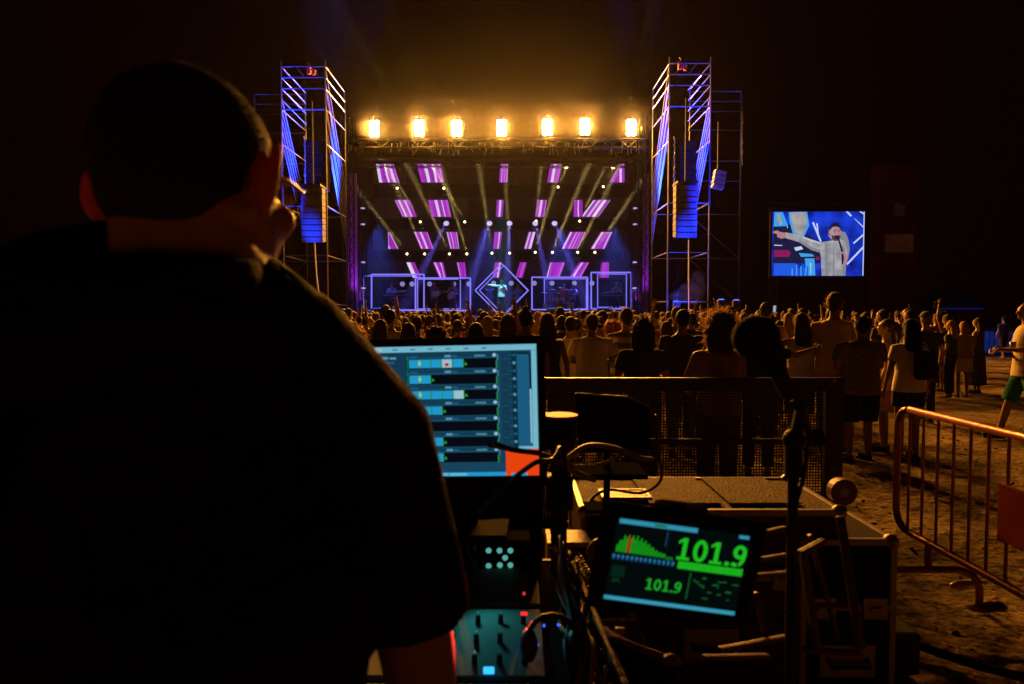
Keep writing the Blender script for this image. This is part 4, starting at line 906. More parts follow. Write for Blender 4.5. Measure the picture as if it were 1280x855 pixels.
# blue lit barrier far right
t = thing('crowd_barrier', 'far blue lit crowd barrier behind the lone walking figure', 'barrier', (P(1250,400,27).x, 27, 0))
for q in (((-1.0,0,.1),(-1.0,0,1.05),(1.0,0,1.05),(1.0,0,.1),(-1.0,0,.1)),): obj('frame', MB().tube(q, .025, 6), SCAF, t)
for k in range(9): obj('bar', MB().tube([(-.8+.2*k,0,.1),(-.8+.2*k,0,1.05)], .012, 5), SCAF, t)
obj('cover', MB().bbox((0,.04,.55), (1.95,.01,.85), .003), mat('blue_cover', (.1,.25,.5), .8), t)
lamp('barrier_light', 'SPOT', (P(1190,400,26).x, 24.6, 2.0), (P(1250,400,27).x, 27.5, .2), (.05,.2,1), 130, .1, 70, .9)
# ------------------------------------------------------------------ mixing position in front of the camera
def fit_rect(px, w, h, D0):
    """place a w x h rectangle so that its corners TL, TR, BR, BL appear at the given pixels; returns its 4x4 matrix (x right, z up, origin centre)"""
    loc = P(sum(p[0] for p in px)/4, sum(p[1] for p in px)/4, D0); q = np.array([0.,0.,0.,*loc])
    cor = [(-w/2,0,h/2),(w/2,0,h/2),(w/2,0,-h/2),(-w/2,0,-h/2)]; Ci = cam.rotation_euler.to_matrix().transposed()
    def res(q):
        M = Euler(q[:3]).to_matrix(); r = []
        for c, (x, y) in zip(cor, px):
            v = Ci @ (M @ Vector(c) + Vector(q[3:]) - Vector((0,0,HC))); r += [640+FPX*v.x/-v.z-x, 427.5-FPX*v.y/-v.z-y]
        return np.array(r)
    lam = 1e-2; r = res(q)
    for it in range(80):
        J = np.stack([(res(q+np.eye(6)[k]*1e-5)-r)/1e-5 for k in range(6)], 1)
        dq = -np.linalg.solve(J.T@J+lam*np.diag(np.diag(J.T@J)+1e-6), J.T@r); r2 = res(q+dq)
        if (r2**2).sum() < (r**2).sum(): q = q+dq; r = r2; lam *= .3
        else: lam *= 4
    return Matrix.Translation(Vector(q[3:])) @ Euler(q[:3]).to_matrix().to_4x4(), float((r**2).mean()**.5)
BEZ = mat('dark_plastic', (.020,.016,.015), .7, 0, .2, 5, spec=0)
GREYP = mat('grey_plastic', (.12,.12,.12), .5, 0, .2, 5)
ALU = mat('aluminium', (.30,.26,.20), .45, .5, .25, 20)
BRWN = mat('case_brown', (.20,.12,.05), .55, 0, .35, 7, .4)

# computer monitor with the list of channels
M, e1 = fit_rect([(468,433),(672,428.5),(671,592),(476,596)], .376, .301, 1.56); print('monitor fit', e1, M.translation)
t = thing('computer_monitor', 'computer monitor showing a blue channel list with an orange red block', 'monitor'); t.matrix_world = M
w, h = .376, .301
for a in (((0,.005,h/2+.009),(w+.036,.04,.018)), ((0,.005,-h/2-.013),(w+.036,.04,.026)), ((-w/2-.009,.005,0),(.018,.04,h)), ((w/2+.009,.005,0),(.018,.04,h))): obj('bezel', MB().bbox(a[0], a[1], .004), BEZ, t)
obj('back', MB().bbox((0,.035,0), (w+.02,.03,h+.02), .012), BEZ, t); obj('stand_neck', MB().bbox((.0,.06,-.18), (.07,.025,.22), .006), BEZ, t); obj('stand_foot', MB().bbox((.0,.05,-.29), (.22,.18,.014), .005), BLACKC, t)
G = [glow('ui_'+n, c, 1) for n, c in (('base',(.008,.055,.105)),('title',(.16,.46,.58)),('clip',(.015,.30,.58)),('black',(.002,.003,.006)),('label',(.09,.30,.40)),('dark',(.004,.022,.045)),('panel',(.01,.10,.20)),('orange',(.80,.055,.004)),('green',(.02,.35,.05)),('yellow',(.45,.6,.02)),('pale',(.30,.52,.60)),('red',(.5,.02,.02)),('deep',(.006,.04,.075)))]
NB,TI,CL,BK,LB,DK_,PN,ORG,GR_,YE,PA_,RD,DP = range(13)
pl = [(NB, rect(0,0,1,1)), (TI, rect(0,.955,1,1)), (PA_, rect(.01,.965,.05,.99)), (DP, rect(.0,.93,.95,.955)), (DP, rect(0,.03,.20,.93))]
for k in range(12): pl.append((NB if k % 2 else TI, rect(.06+.055*k, .972, .06+.055*k+.03, .980)))
rows = [(.86,5,3),(.74,2,9),(.62,5,4),(.50,3,9),(.38,0,9),(.26,3,9),(.14,3,9)]
for k, (y, nclip, hot) in enumerate(rows):
    pl += [(DP, rect(.20,y+.045,.77,y+.075)), (BK, rect(.20,y-.035,.755,y+.040)), (PN, rect(.20,y+.045,.77,y+.049))]
    for c in range(nclip):
        x = .215+.068*c; pl.append((PA_ if c == hot else CL, rect(x, y-.028, x+.060, y+.036))); pl.append((GR_, rect(x+.060, y-.028, x+.066, y+.036)))
        if c == 1 and k < 4: pl += [(YE if k < 3 else GR_, rect(x-.012,y+.00,x+.006,y+.012)), (YE, rect(x-.006,y-.015,x+.0,y+.03))]
        if c == hot and k == 0: pl.append((RD, ngon(x+.03, y-.005, .014, .014, 10)))
    if nclip: pl.append((GR_, [(.215+.068*nclip,y-.01),(.215+.068*nclip+.02,y-.01),(.215+.068*nclip+.01,y+.012)]))
    pl += [(LB, rect(.435,y+.052,.475,y+.068)), (PN, rect(.48,y+.052,.515,y+.066)), (LB, rect(.62,y+.053,.685,y+.066)), (PN, rect(.22,y+.052,.27,y+.064)), (DP, rect(.31,y+.052,.40,y+.064))]
    for c in range(6): pl.append((DP, rect(.625+.01*c, y+.054, .628+.01*c, y+.065)))
    pl += [(PA_, ngon(.742, y+.062, .012, .013, 12)), (GR_, rect(.752,y-.04,.757,y+.02)), (LB, rect(.76,y+.02,.764,y+.07))]
    pl.append((GR_, rect(.205,y-.04,.208,y+.06)))
    pl += [(DP, rect(.78,y-.04,.845,y+.075)), (PN, rect(.785,y+.03,.83,y+.034))]
pl += [(LB, rect(.03,.905,.09,.925)), (LB, rect(.10,.905,.14,.92))]
for k in range(13):
    y = .92-.060*k; pl += [(DK_, rect(.848,y-.03,.878,y+.03)), (LB if k % 2 else PN, ngon(.863, y, .010, .011, 10)), (PN, rect(.83,y-.003,.845,y+.003))]
for k in range(10): y = .88-.075*k; pl += [(BK, rect(.02,y-.02,.045,y+.02)), (LB, ngon(.033,y,.008,.009,8)), (PN, rect(.06,y-.01,.13,y+.006))]
pl += [(PN, rect(.88,.22,.965,.93)), (BK, rect(.885,.925,.955,.935)), (TI, rect(.968,.22,1,.955)), (BK, rect(.955,.66,.966,.93)), (PA_, rect(.955,.25,.965,.66)), (TI, rect(.88,.205,1,.225)), (ORG, rect(.80,0,1,.205)), (CL, rect(0,0,.80,.030)), (TI, rect(.33,.006,.44,.024)), (TI, rect(.45,.006,.56,.022)), (CL, rect(.83,.0,.93,.02))]
si = scr(t, 'screen_image', pl, w, h, G, -.0, .00004); si.location = (-w/2, -.006, -h/2)

rs = thing('monitor_riser', 'black riser bridging the console under the computer monitor', 'riser', (M.translation.x, 1.62, .72)); zr = M.translation.z-.301/2-.150-.72
obj('board', MB().bbox((0,0,zr), (.34,.16,.012), .003), BEZ, rs); [obj('leg', MB().bbox((x_,.09,zr/2), (.02,.02,zr-.012), .003), BEZ, rs) for x_ in (-.16,.16)]
# tablet on the microphone stand: sound level meter
M, e2 = fit_rect([(774,651),(939,666),(919,772),(752,745)], .197, .131, 1.05); print('tablet fit', e2, M.translation)
t = thing('tablet_computer', 'tablet with green sound level reading 101.9 mounted on a stand', 'tablet'); t.matrix_world = M
w, h = .197, .131
obj('case', MB().bbox((0,.009,0), (w+.046,.014,h+.040), .006), BEZ, t); obj('clamp', MB().bbox((.0,.024,.0), (.07,.02,h+.05), .004), BEZ, t); [obj('clamp_jaw', MB().bbox((x_,.006,h/2+.024), (.022,.022,.012), .003), BEZ, t) for x_ in (-.035,.012)]
obj('clamp_arm', MB().tube([(0,.03,0),(.07,.07,-.03),(.13,.10,-.06)], .012, 8, 'round'), BLACKM, t)
G2 = [glow('tb_'+n, c, 1) for n, c in (('black',(.001,.003,.003)),('bar',(.03,.27,.40)),('green',(.010,.42,.012)),('red',(.40,.09,.01)),('blue',(.01,.08,.20)),('dim',(.002,.015,.008)),('dg',(.006,.12,.02)),('pb',(.04,.32,.45)))]
pl = [(0, rect(0,0,1,1)), (1, rect(.02,.945,.60,1)), (6, rect(.28,.96,.37,.985)), (1, rect(.91,.945,.985,.985)), (1, rect(0,0,1,.05)), (7, rect(.03,.01,.97,.035))]
hs = [.10,.13,.17,.19,.21,.20,.215,.20,.205,.20,.185,.18,.175,.16,.15,.13,.12,.10,.085,.07,.06,.055,.05,.045]
for k, q in enumerate(hs): x = .03+.0155*k; pl.append((3 if k in (5,6) else 2, rect(x, .60, x+.0085, .60+q*(1.08 if k%2 else .86))))
for k in range(14): pl.append((4, rect(.01+.034*k, .515+.0*k, .03+.034*k, .575))); pl.append((7, ngon(.02+.034*k, .55, .006, .01, 6)))
pl += [(5, rect(.02,.30,.12,.44)), (6, rect(.40,.585,.455,.625)), (2, rect(.50,.50,.985,.59)), (6, rect(.605,.14,.612,.47)), (5, rect(.40,.62,.403,.93)), (4, rect(.38,.74,.385,.92))]
rnd = random.Random(3)
for k in range(18): x = rnd.uniform(.63,.95); y = rnd.uniform(.16,.42); pl.append((6, rect(x,y,x+rnd.uniform(.01,.05),y+.012)))
for k in range(10): pl.append((6 if k % 3 else 2, rect(.505+.048*k,.535,.508+.048*k,.56)))
si = scr(t, 'screen_image', pl, w, h, G2, 0, .00004); si.location = (-w/2, -.0, -h/2)
def text(parent, s, size, x, z, m, y=-.004, off=.0, shear=0, sx=1.):
    c = bpy.data.curves.new('t', 'FONT'); c.body = s; c.size = size; c.offset = off; c.extrude = .0003; c.shear = shear
    o = bpy.data.objects.new('t', c); COL.objects.link(o); bpy.context.view_layer.update()
    me = bpy.data.meshes.new_from_object(o.evaluated_get(bpy.context.evaluated_depsgraph_get())); bpy.data.objects.remove(o)
    q = link('reading', me, parent, (x, y, z), (PI/2, 0, 0)); me.materials.clear(); me.materials.append(m); q.scale = (sx, 1, 1); return q
GTX = glow('green_digits', (.012,.48,.014), 1)
def digits(parent, x, z, hh, m):
    """1 0 1 . 9 with slab feet on the ones, stroked like the photograph's reading"""
    mb = MB(); s = hh/1.0; T = .17
    def bar(x0, z0, x1, z1): mb.box(((x0+x1)/2*s, 0, (z0+z1)/2*s), ((x1-x0)*s, .0006, (z1-z0)*s))
    def ring(cx, cz, rx, rz, a0=0, a1=360, n=28):
        p = [(math.cos(R(a0+(a1-a0)*k/n)), math.sin(R(a0+(a1-a0)*k/n))) for k in range(n+1)]
        for k in range(n):
            (c0,s0),(c1,s1) = p[k], p[k+1]
            mb.quad(*[(q[0]*s, -.0003, q[1]*s) for q in ((cx+rx*c0,cz+rz*s0),(cx+rx*c1,cz+rz*s1),(cx+(rx-T)*c1,cz+(rz-T)*s1),(cx+(rx-T)*c0,cz+(rz-T)*s0))])
    for ox in (0, 1.38): bar(ox+.21,0,ox+.21+T,1); bar(ox+.04,0,ox+.56,.12); mb.add([((ox+.02)*s,0,.72*s),((ox+.02)*s,0,.84*s),((ox+.21)*s,0,1.0*s),((ox+.21)*s,0,.83*s)], [(0,1,2,3),(3,2,1,0)])
    ring(.97,.5,.30,.51); bar(2.08,0,2.25,.17); ring(2.63,.68,.28,.32); ring(2.60,.60,.31,.60,-75,20); ring(2.52,.30,.30,.30,225,290)
    return obj('reading', mb, m, parent, (x, -.0055, z))
digits(t, -.006, .016, .0345, GTX); digits(t, -.042, -.038, .018, glow('green_small', (.012,.35,.02), 1))
text(t, 'SPL', .009, -.092, -.034, glow('tb_txt', (.004,.05,.012), 1)); 

# stand with foam-headed measuring microphone
p0 = P(992, 560, 1.22)
t = thing('microphone_stand', 'black microphone stand rising at the right of the tablet', 'microphone stand', (p0.x, p0.y, 0))
obj('pole', MB().tube([(0,0,.03),(0,0,p0.z)], .0095, 10), BLACKM, t); obj('collar', MB().tube([(0,0,p0.z-.05),(0,0,p0.z+.01)], .015, 12), BLACKM, t)
obj('joint', MB().ell((0,0,p0.z+.015), (.020,.018,.020)), BLACKM, t); obj('knob', MB().tube([(.02,-.0,p0.z+.015),(.05,-.0,p0.z+.02)], .016, 8), BLACKM, t)
for k in range(3): a = 2*PI*k/3+.4; obj('leg', MB().tube([(0,0,.18),(.30*math.cos(a),.30*math.sin(a),.015)], .010, 8, 'round'), BLACKM, t)
pb = P(972, 462, 1.17); o = t.location
obj('boom', MB().tube([Vector((0,0,p0.z+.01)), P(1003,505,1.2)-o, pb-o, P(952,440,1.15)-o], .011, 8, 'round'), BLACKM, t)
FOAM = mat('foam', (.015,.014,.014), 1, 0, .4, 30, .9, bscale=120)
pm = P(945, 422, 1.15); mc = thing('measuring_microphone', 'microphone with round black foam windscreen on the boom at right', 'microphone', pm)
mb = MB(); mb.ell((0,0,0), (.040,.038,.038), None, 24, 16); mb.tube([(.008,.0,-.01),(.030,.01,-.035),(.046,.012,-.062)], [.034,.026,.015], 14, 'round'); melt(obj('windscreen', mb, FOAM, mc), .003, 2)
obj('barrel', MB().tube([(.03,.01,-.04), tuple(P(985,492,1.18)-pm)], .013, 10, 'round'), BLACKM, mc)
cbl = obj('cable', MB().tube([P(990,500,1.19), P(1012,540,1.2), P(1004,600,1.21), P(985,660,1.2), P(996,740,1.2), P(990,840,1.2)], .004, 6), BLACKM); tag(cbl, 'thin black cable winding down the right microphone stand', 'cable')
# second stand, left of the laptop: round black head with pale rim
q0 = P(699, 520, 1.75)
t = thing('table_stand', 'black round headed stand with pale rim, right of the monitor', 'stand', (q0.x, q0.y, 0))
obj('head', MB().rings([(0,0,q0.z-.085,.030,.030),(0,0,q0.z-.07,.044,.044),(0,0,q0.z-.005,.046,.046)], 24), BLACKM, t, smooth=True)
obj('rim', MB().rings([(0,0,q0.z-.005,.048,.048),(0,0,q0.z+.004,.048,.048)], 24), mat('pale_rim', (.07,.045,.04), .6), t)
obj('pole', MB().tube([(0,0,0.9),(0,0,q0.z-.07)], .021, 10), BLACKM, t); obj('clamp', MB().bbox((0,0,1.22), (.07,.06,.09), .01), BLACKM, t); obj('base', MB().rings([(0,0,.88,.10,.10),(0,0,.905,.09,.09)], 20), BLACKM, t)
obj('arm', MB().tube([(0,0,1.30),P(640,562,1.6)-Vector((q0.x,q0.y,0)),P(612,556,1.5)-Vector((q0.x,q0.y,0))], .006, 8, 'round'), BLACKM, t)
def cord(label, pts, r, m, cat='cable', n=5):
    """smooth cable through points given as (px, py, D)"""
    V_ = [P(*p) if not isinstance(p, Vector) else p for p in pts]; V_ = [V_[0]]+V_+[V_[-1]]; out = []
    for i in range(1, len(V_)-2):
        a, b_, c, d = V_[i-1:i+3]
        for k in range(n):
            u = k/n; out.append(.5*((2*b_)+(-a+c)*u+(2*a-5*b_+4*c-d)*u*u+(-a+3*b_-3*c+d)*u**3))
    out.append(V_[-2]); o = out[0].copy(); ob = obj('cable', MB().tube([p-o for p in out], r, 7, 'round'), m, None, o, smooth=True); return tag(ob, label, cat)
CAB = mat('black_cable', (.02,.02,.02), .4, 0, 0); CABP = mat('tan_cable', (.22,.15,.09), .5, 0, .2)
cord('pale cable curving right in front of the laptop', [(708,573,1.85),(735,557,1.85),(770,560,1.9),(800,572,1.95),(815,574,2.0)], .007, CABP)
cord('pale cable end sagging below the round headed stand', [(706,578,1.8),(722,592,1.82),(742,599,1.85)], .009, CABP)
cord('black cable sweeping across the orange block of the monitor', [(700,560,1.5),(690,575,1.45),(672,577,1.42),(652,590,1.45),(640,600,1.5),(600,640,1.5)], .0055, CAB)
cord('black cable crossing the lower right of the monitor', [(618,554,1.48),(640,562,1.46),(680,568,1.5),(702,580,1.6)], .006, CAB)
cord('black cable lying over the flight case top', [(820,520,2.2),(822,560,2.3),(826,600,2.45),(800,616,2.55),(760,612,2.6),(738,625,2.6),(730,640,2.5)], .006, CAB)
ch = thing('bead_chain', 'small bead chain hanging between the stand and the laptop', 'chain', P(720,585,1.9)); o = ch.location
bd = MB().ell((0,0,0), (.0055,)*3, None, 8, 6).mesh('bead', True)
for k in range(16): u = k/15; p = P(722+58*u, 583-17*u+9*math.sin(u*PI)*.6, 1.9); link('bead', bd, ch, p-o, None, ALU)

# laptop seen from behind, on the case
t = thing('laptop', 'open laptop seen from behind on the flight case, lid edge lit', 'laptop', P(766,560,2.3)); o = t.location
tl, tr, br, bl = P(719,492,2.22), P(783,497,2.30), P(806,560,2.34), P(722,556,2.22)
tr2, br2 = P(811,508,2.5), P(812,560,2.5)
n_ = Vector((.02,.02,0)); vs = [q-o for q in (bl, br, P(786,497,2.3), tl)]; vs2 = [q+Vector((.0,.014,.002)) for q in vs]
obj('lid', MB().add(vs+vs2, [(0,1,2,3),(7,6,5,4),(1,0,4,5),(2,1,5,6),(3,2,6,7),(0,3,7,4)]), mat('lid_black', (.015,.014,.015), .75, 0, spec=0), t)
vs = [q-o for q in (P(786,497,2.302), P(806,560,2.342), br2, tr2)]; vs2 = [q+Vector((-.006,.012,.0)) for q in vs]
obj('side_flap', MB().add(vs+vs2, [(0,1,2,3),(7,6,5,4),(1,0,4,5),(2,1,5,6),(3,2,6,7),(0,3,7,4)]), mat('lid_black', (.015,.014,.015), .75, 0, spec=0), t)
obj('top_edge', MB().tube([tl-o, P(785,496,2.3)-o], .0035, 6), mat('edge_lit', (.12,.10,.09), .5), t); obj('top_edge', MB().tube([P(786,497,2.3)-o, tr2-o], .0035, 6), mat('edge_lit', (.12,.10,.09), .5), t)  # paler strips, light along the lid edges put into the colour
zc = .965
obj('base', MB().bbox((.0,.14,P(766,600,2.3).z-o.z), (.26,.2,.018), .004), mat('lid_black', (.015,.014,.015), .75, 0, spec=0), t); obj('hinge', MB().tube([(-.1,.03,-.01),(.1,.03,-.01)], .010, 8), BEZ, t)
ls = thing('laptop_stand', 'thin black stand under the laptop on the flight case', 'stand', (o.x, 2.44, .975)); obj('pole', MB().tube([(0,0,0),(0,0,o.z-.02-.975)], .012, 8), BEZ, ls); obj('foot', MB().bbox((0,0,.006), (.16,.12,.012), .003), BEZ, ls)

# big flight case behind the tablet
def flight_case(label, loc, d, rz=0, top=None, group=None, casters=True, lid=.25):
    t = thing('flight_case', label, 'flight case', loc, (0,0,rz), group); w, dp, h = d; z0 = .12 if casters else .0
    m = top or BRWN
    obj('panel', MB().bbox((0,0,(z0+h)/2), (w-.012,dp-.012,h-z0-.012), .004), m, t)
    e_ = MB().bbox((0,0,0), (1,.026,.026), .004)
    for sy in (-1, 1):
        for z in (h-.011, z0+.013, h-lid): obj('edge_profile', MB().bbox((0,sy*(dp/2-.009),z), (w-.02,.024,.024), .004), ALU, t)
        for sx in (-1, 1): obj('edge_profile', MB().bbox((sx*(w/2-.009),sy*(dp/2-.009),(z0+h)/2), (.024,.024,h-z0-.03), .004), ALU, t)
    for sx in (-1, 1):
        for z in (h-.011, z0+.013, h-lid): obj('edge_profile', MB().bbox((sx*(w/2-.009),0,z), (.024,dp-.02,.024), .004), ALU, t)
        for sy in (-1, 1):
            for z in (h-.012, z0+.014): obj('corner_ball', MB().ell((sx*(w/2-.014),sy*(dp/2-.014),z), (.028,.028,.028), None, 10, 8), ALU, t, smooth=True)
            if casters:
                c = obj('caster', MB().tube([(sx*(w/2-.09)-.018,sy*(dp/2-.08),.05),(sx*(w/2-.09)+.018,sy*(dp/2-.08),.05)], .05, 16), GREYP, t); obj('fork', MB().bbox((sx*(w/2-.09),sy*(dp/2-.08),.10), (.06,.07,.04), .01), ALU, c)
    for sx in (-.5, .5): l_ = obj('latch', MB().bbox((sx*w*.55,-dp/2-.006,h-lid), (.09,.012,.08), .004), ALU, t); obj('latch_wing', MB().bbox((sx*w*.55,-dp/2-.016,h-lid), (.045,.008,.016), .003), ALU, l_)
    hd = obj('handle', MB().tube([(-.07,-dp/2,h*.5),(-.07,-dp/2-.03,h*.5-.02),(.07,-dp/2-.03,h*.5-.02),(.07,-dp/2,h*.5)], .008, 8), BLACKM, t); obj('dish', MB().bbox((0,-dp/2-.002,h*.5-.01), (.2,.006,.12), .002), ALU, hd)
    return t
TOPM = mat('worn_case_top', (.10,.06,.02), .75, 0, .6, 14, .9, bscale=90, spec=.12)
A_ = P(712,604,2.92); B_ = P(988,604,2.92); zt = .97
fc = flight_case('wide worn brown flight case with bright aluminium edges behind the tablet', ((A_.x+B_.x)/2, 2.69, 0), (B_.x-A_.x, .50, zt), 0, TOPM, None)
lw = B_.x-A_.x
obj('label_dish', MB().bbox((-lw/2+.19,-.05,zt+.001), (.17,.11,.012), .003), mat('dish_dark', (.02,.02,.03), .5, 0), fc)
for sx, sy, dx, dy in ((-1,0,.012,.13),(1,0,.012,.13),(0,-1,.19,.012),(0,1,.19,.012)): obj('dish_frame', MB().bbox((-lw/2+.19+sx*.09,-.05+sy*.06,zt+.004), (dx,dy,.014), .002), ALU, fc)
for k in range(2): obj('top_board', MB().bbox((-lw/2+.40+.30*k,.03,zt+.002), (.27,.40,.006), .002), TOPM, fc)
# open shelf case under it to the left (brown boards seen between stand and tablet)
q = P(738,675,2.3)
t = thing('wooden_shelf_unit', 'small brown open shelf box left of the tablet, below the case top', 'shelf', (q.x, 2.34, 0))
for z in (.62,.78,.90): obj('shelf', MB().bbox((0,0,z), (.26,.14,.018), .004), BRWN, t)
for s in (-1, 1): obj('side_panel', MB().bbox((s*.14,0,.46), (.018,.15,.90), .004), BRWN, t)
obj('back_panel', MB().bbox((0,.07,.46), (.26,.008,.88), .002), BLACKM, t)
rl = thing('cable_reel', 'dark round cable reel in the brown shelf left of the tablet', 'reel', P(753,690,2.22)); obj('flange', MB().tube([(0,-.02,0),(0,-.012,0)], .055, 20), mat('reel', (.12,.06,.04), .5), rl); obj('core', MB().tube([(0,-.01,0),(0,.04,0)], .035, 16), BLACKM, rl)

# right: stacked case edges, folded trestles
t = thing('trestle_stand', 'folded wooden trestle with slanting legs at the right of the stand', 'trestle', (P(1030,800,1.9).x, 1.9, 0)); o = Vector(t.location)
WD = mat('stained_wood', (.085,.038,.018), .5, 0, .4, 5, .3)
def leg(nm, a, b_, w_=.028, m=WD):
    a = P(*a)-o; b_ = P(*b_)-o; d = b_-a; rot = d.to_track_quat('Z','Y').to_matrix(); return obj(nm, MB().bbox((a+b_)/2, (w_,w_*.7,d.length), .004, rot), m, t)
leg('leg', (1003,690,1.9), (1022,815,1.9)); leg('leg', (1050,645,2.0), (1076,812,1.9), .024); leg('leg', (1012,668,2.1), (1048,800,2.1), .02)
leg('crossbar', (1000,692,1.9), (1030,676,1.95), .022); leg('crossbar', (1003,812,1.9), (1075,817,1.9), .02); leg('crossbar', (1018,756,2.0), (1068,758,2.0), .018)
for (a, b_) in (((946,668,1.75),(982,660,1.8)), ((944,700,1.75),(984,694,1.8)), ((942,720,1.7),(986,716,1.8)), ((900,812,1.5),(985,796,1.6)), ((880,822,1.5),(960,820,1.6)), ((945,740,1.6),(955,790,1.6))): leg('slat', a, b_, .016)
fc2 = flight_case('small dark flight case standing on the sand at far right of the desk', (P(1040,700,2.55).x, 2.62, 0), (.34, .4, .87), 0, mat('case_black', (.02,.016,.014), .7, 0, .3, 6, spec=.05), None)
wh = thing('spare_wheel', 'dark red spare caster wheel on top of the small flight case', 'wheel', P(1052,614,2.55)); obj('tyre', MB().tube([(0,-.02,0),(0,.02,0)], .05, 20), mat('red_rubber', (.16,.03,.02), .5), wh); obj('hub', MB().tube([(0,-.024,0),(0,.024,0)], .018, 12), ALU, wh)
bx = thing('power_box', 'low dark box on the ground beside the small flight case', 'box', (P(1092,750,3.2).x, 3.25, 0)); obj('case', MB().bbox((0,0,.10), (.34,.3,.2), .015), mat('box_dark', (.03,.05,.04), .6), bx); obj('handle', MB().tube([(-.07,-.15,.14),(-.07,-.18,.14),(.07,-.18,.14),(.07,-.15,.14)], .006, 6), BLACKM, bx)

# front bottom: open flight case corner with bright edges
t = thing('open_case', 'open flight case corner with bright worn edges below the tablet', 'flight case', P(800,800,1.3)); o = Vector(t.location)
def slab(nm, pts, th, m, par=None):
    vs = [P(*q)-o for q in pts]; nn = (vs[1]-vs[0]).cross(vs[2]-vs[0]).normalized()*th; n = len(vs)
    return obj(nm, MB().add(vs+[q+nn for q in vs], [tuple(range(n)), tuple(range(2*n-1,n-1,-1))]+[((i+1)%n, i, n+i, n+(i+1)%n) for i in range(n)]), m, par or t)
YW = mat('worn_yellow', (.22,.14,.05), .55, .1, .4, 14, .4)
slab('inner_lid', [(750,776,1.45),(795,774,1.5),(808,812,1.42),(768,800,1.38)], .008, YW)
slab('side_panel', [(764,800,1.32),(846,826,1.28),(842,900,1.2),(790,900,1.2)], .006, BLACKM)
for a, b_, r in (((745,772,1.42),(792,880,1.15),.0085), ((764,798,1.33),(848,828,1.27),.0075), ((750,776,1.45),(796,775,1.5),.004), ((795,775,1.5),(808,812,1.42),.004), ((710,690,1.75),(748,778,1.42),.007)): obj('edge_profile', MB().tube([P(*a)-o, P(*b_)-o], r, 8, 'round'), YW, t)
obj('corner_ball', MB().ell(P(838,825,1.275)-o, (.017,.013,.012), None, 12, 8), YW, t)
obj('catch', MB().bbox(P(775,788,1.4)-o, (.02,.01,.012), .003), ALU, t)
# patch cables in a loom
rnd = random.Random(8)
cols = [CAB, CAB, CAB, mat('brown_cable', (.2,.12,.05), .4, 0, 0), CAB, mat('ochre_cable', (.4,.27,.08), .4, 0, 0), mat('blue_cable', (.03,.05,.2), .4, 0, 0)]
nm_ = ['black','glossy black','matt black','brown','dull black','ochre','dark blue']
for k in range(14):
    x = 700+5*rnd.random()*4; y0 = 690+rnd.uniform(-20,60)
    cord('%s patch cable in the loom left of the open case, %s' % (nm_[k % 7], ['upper run','lower run'][k//7]), [(690+rnd.uniform(0,30),y0,1.55),(700+rnd.uniform(-5,30),y0+40,1.45),(712+rnd.uniform(-8,30),800,1.3),(722+rnd.uniform(-20,40),870,1.2)], rnd.uniform(.0035,.006), cols[k % 7])
sp = thing('coiled_cord', 'pale coiled cord with bright turns left of the shelf unit', 'cord', P(718,695,1.7)); o = Vector(sp.location)
for s_ in (0, 1):
    pts = []
    for k in range(90): u = k/89; c = P(713+s_*9+17*u, 693+30*u, 1.7)-o; a = u*2*PI*9; pts.append(c+Vector((.006*math.cos(a), .006*math.sin(a), .003*math.cos(a))))
    obj('coil', MB().tube(pts, .0022, 5), CABP, sp)
for k, (x, y) in enumerate(((702,720),(710,715),(706,728),(736,735))): o2 = obj('plug', MB().tube([(0,0,0),(.004,-.003,-.03)], [.007,.006], 8, 'round'), YW, sp, P(x,y,1.6)-o)

elR_ = P(500, 830, .88)
glint_set = thing('glint_plugs', 'cluster of small plugs added as glints in the cable loom', 'plug glints', P(725,770,1.45)); o = Vector(glint_set.location); rnd = random.Random(31)  # plugs added to stand for the blurred glints in the loom
GLM = [mat('plug_brass', (.40,.28,.10), .35, .6), mat('plug_steel', (.25,.24,.26), .35, .6), mat('plug_black', (.03,.03,.03), .4)]
for k in range(34):
    u = rnd.random(); p = P(700+62*u+rnd.uniform(-12,16), 690+165*u+rnd.uniform(-18,18), 1.62-.32*u)-o; a = Vector((rnd.uniform(-.5,.5), rnd.uniform(-.6,.2), -1)).normalized()*rnd.uniform(.014,.026)
    obj('plug', MB().tube([p, p+a*.5, p+a*.55, p+a], [.0045,.0045,.0028,.0024], 8, 'round'), GLM[k%3], glint_set, smooth=True)
# console
Y0, Y1 = 1.02, 1.78
t = thing('mixing_console', 'grey mixing console with teal lit buttons beside the operator elbow', 'mixing console', (-.42, 1.4, 0)); o = Vector(t.location)
CG = mat('console_grey', (.13,.16,.16), .6, 0, .15, 6, spec=.1)
zf, zb = .93, 1.02
def CP(x, y, up=0):   # a point on the sloping top
    u = (y-Y0)/(Y1-Y0); return Vector((x-o.x, y-o.y, zf+(zb-zf)*u+up))
xl, xr = -1.0, .13
obj('chassis', MB().add([CP(xl,Y0),CP(xr,Y0),CP(xr,Y1),CP(xl,Y1)]+[CP(xl,Y0,-.16),CP(xr,Y0,-.16),CP(xr,Y1,-.25),CP(xl,Y1,-.25)], [(0,1,2,3),(7,6,5,4),(1,0,4,5),(2,1,5,6),(3,2,6,7),(0,3,7,4)]), BEZ, t)
obj('armrest', MB().bbox(CP((xl+xr)/2, Y0-.03, -.01), (xr-xl, .07, .05), .02), BLACKM, t)
sl = math.atan2(zb-zf, Y1-Y0); RX = Matrix.Rotation(sl, 3, 'X')
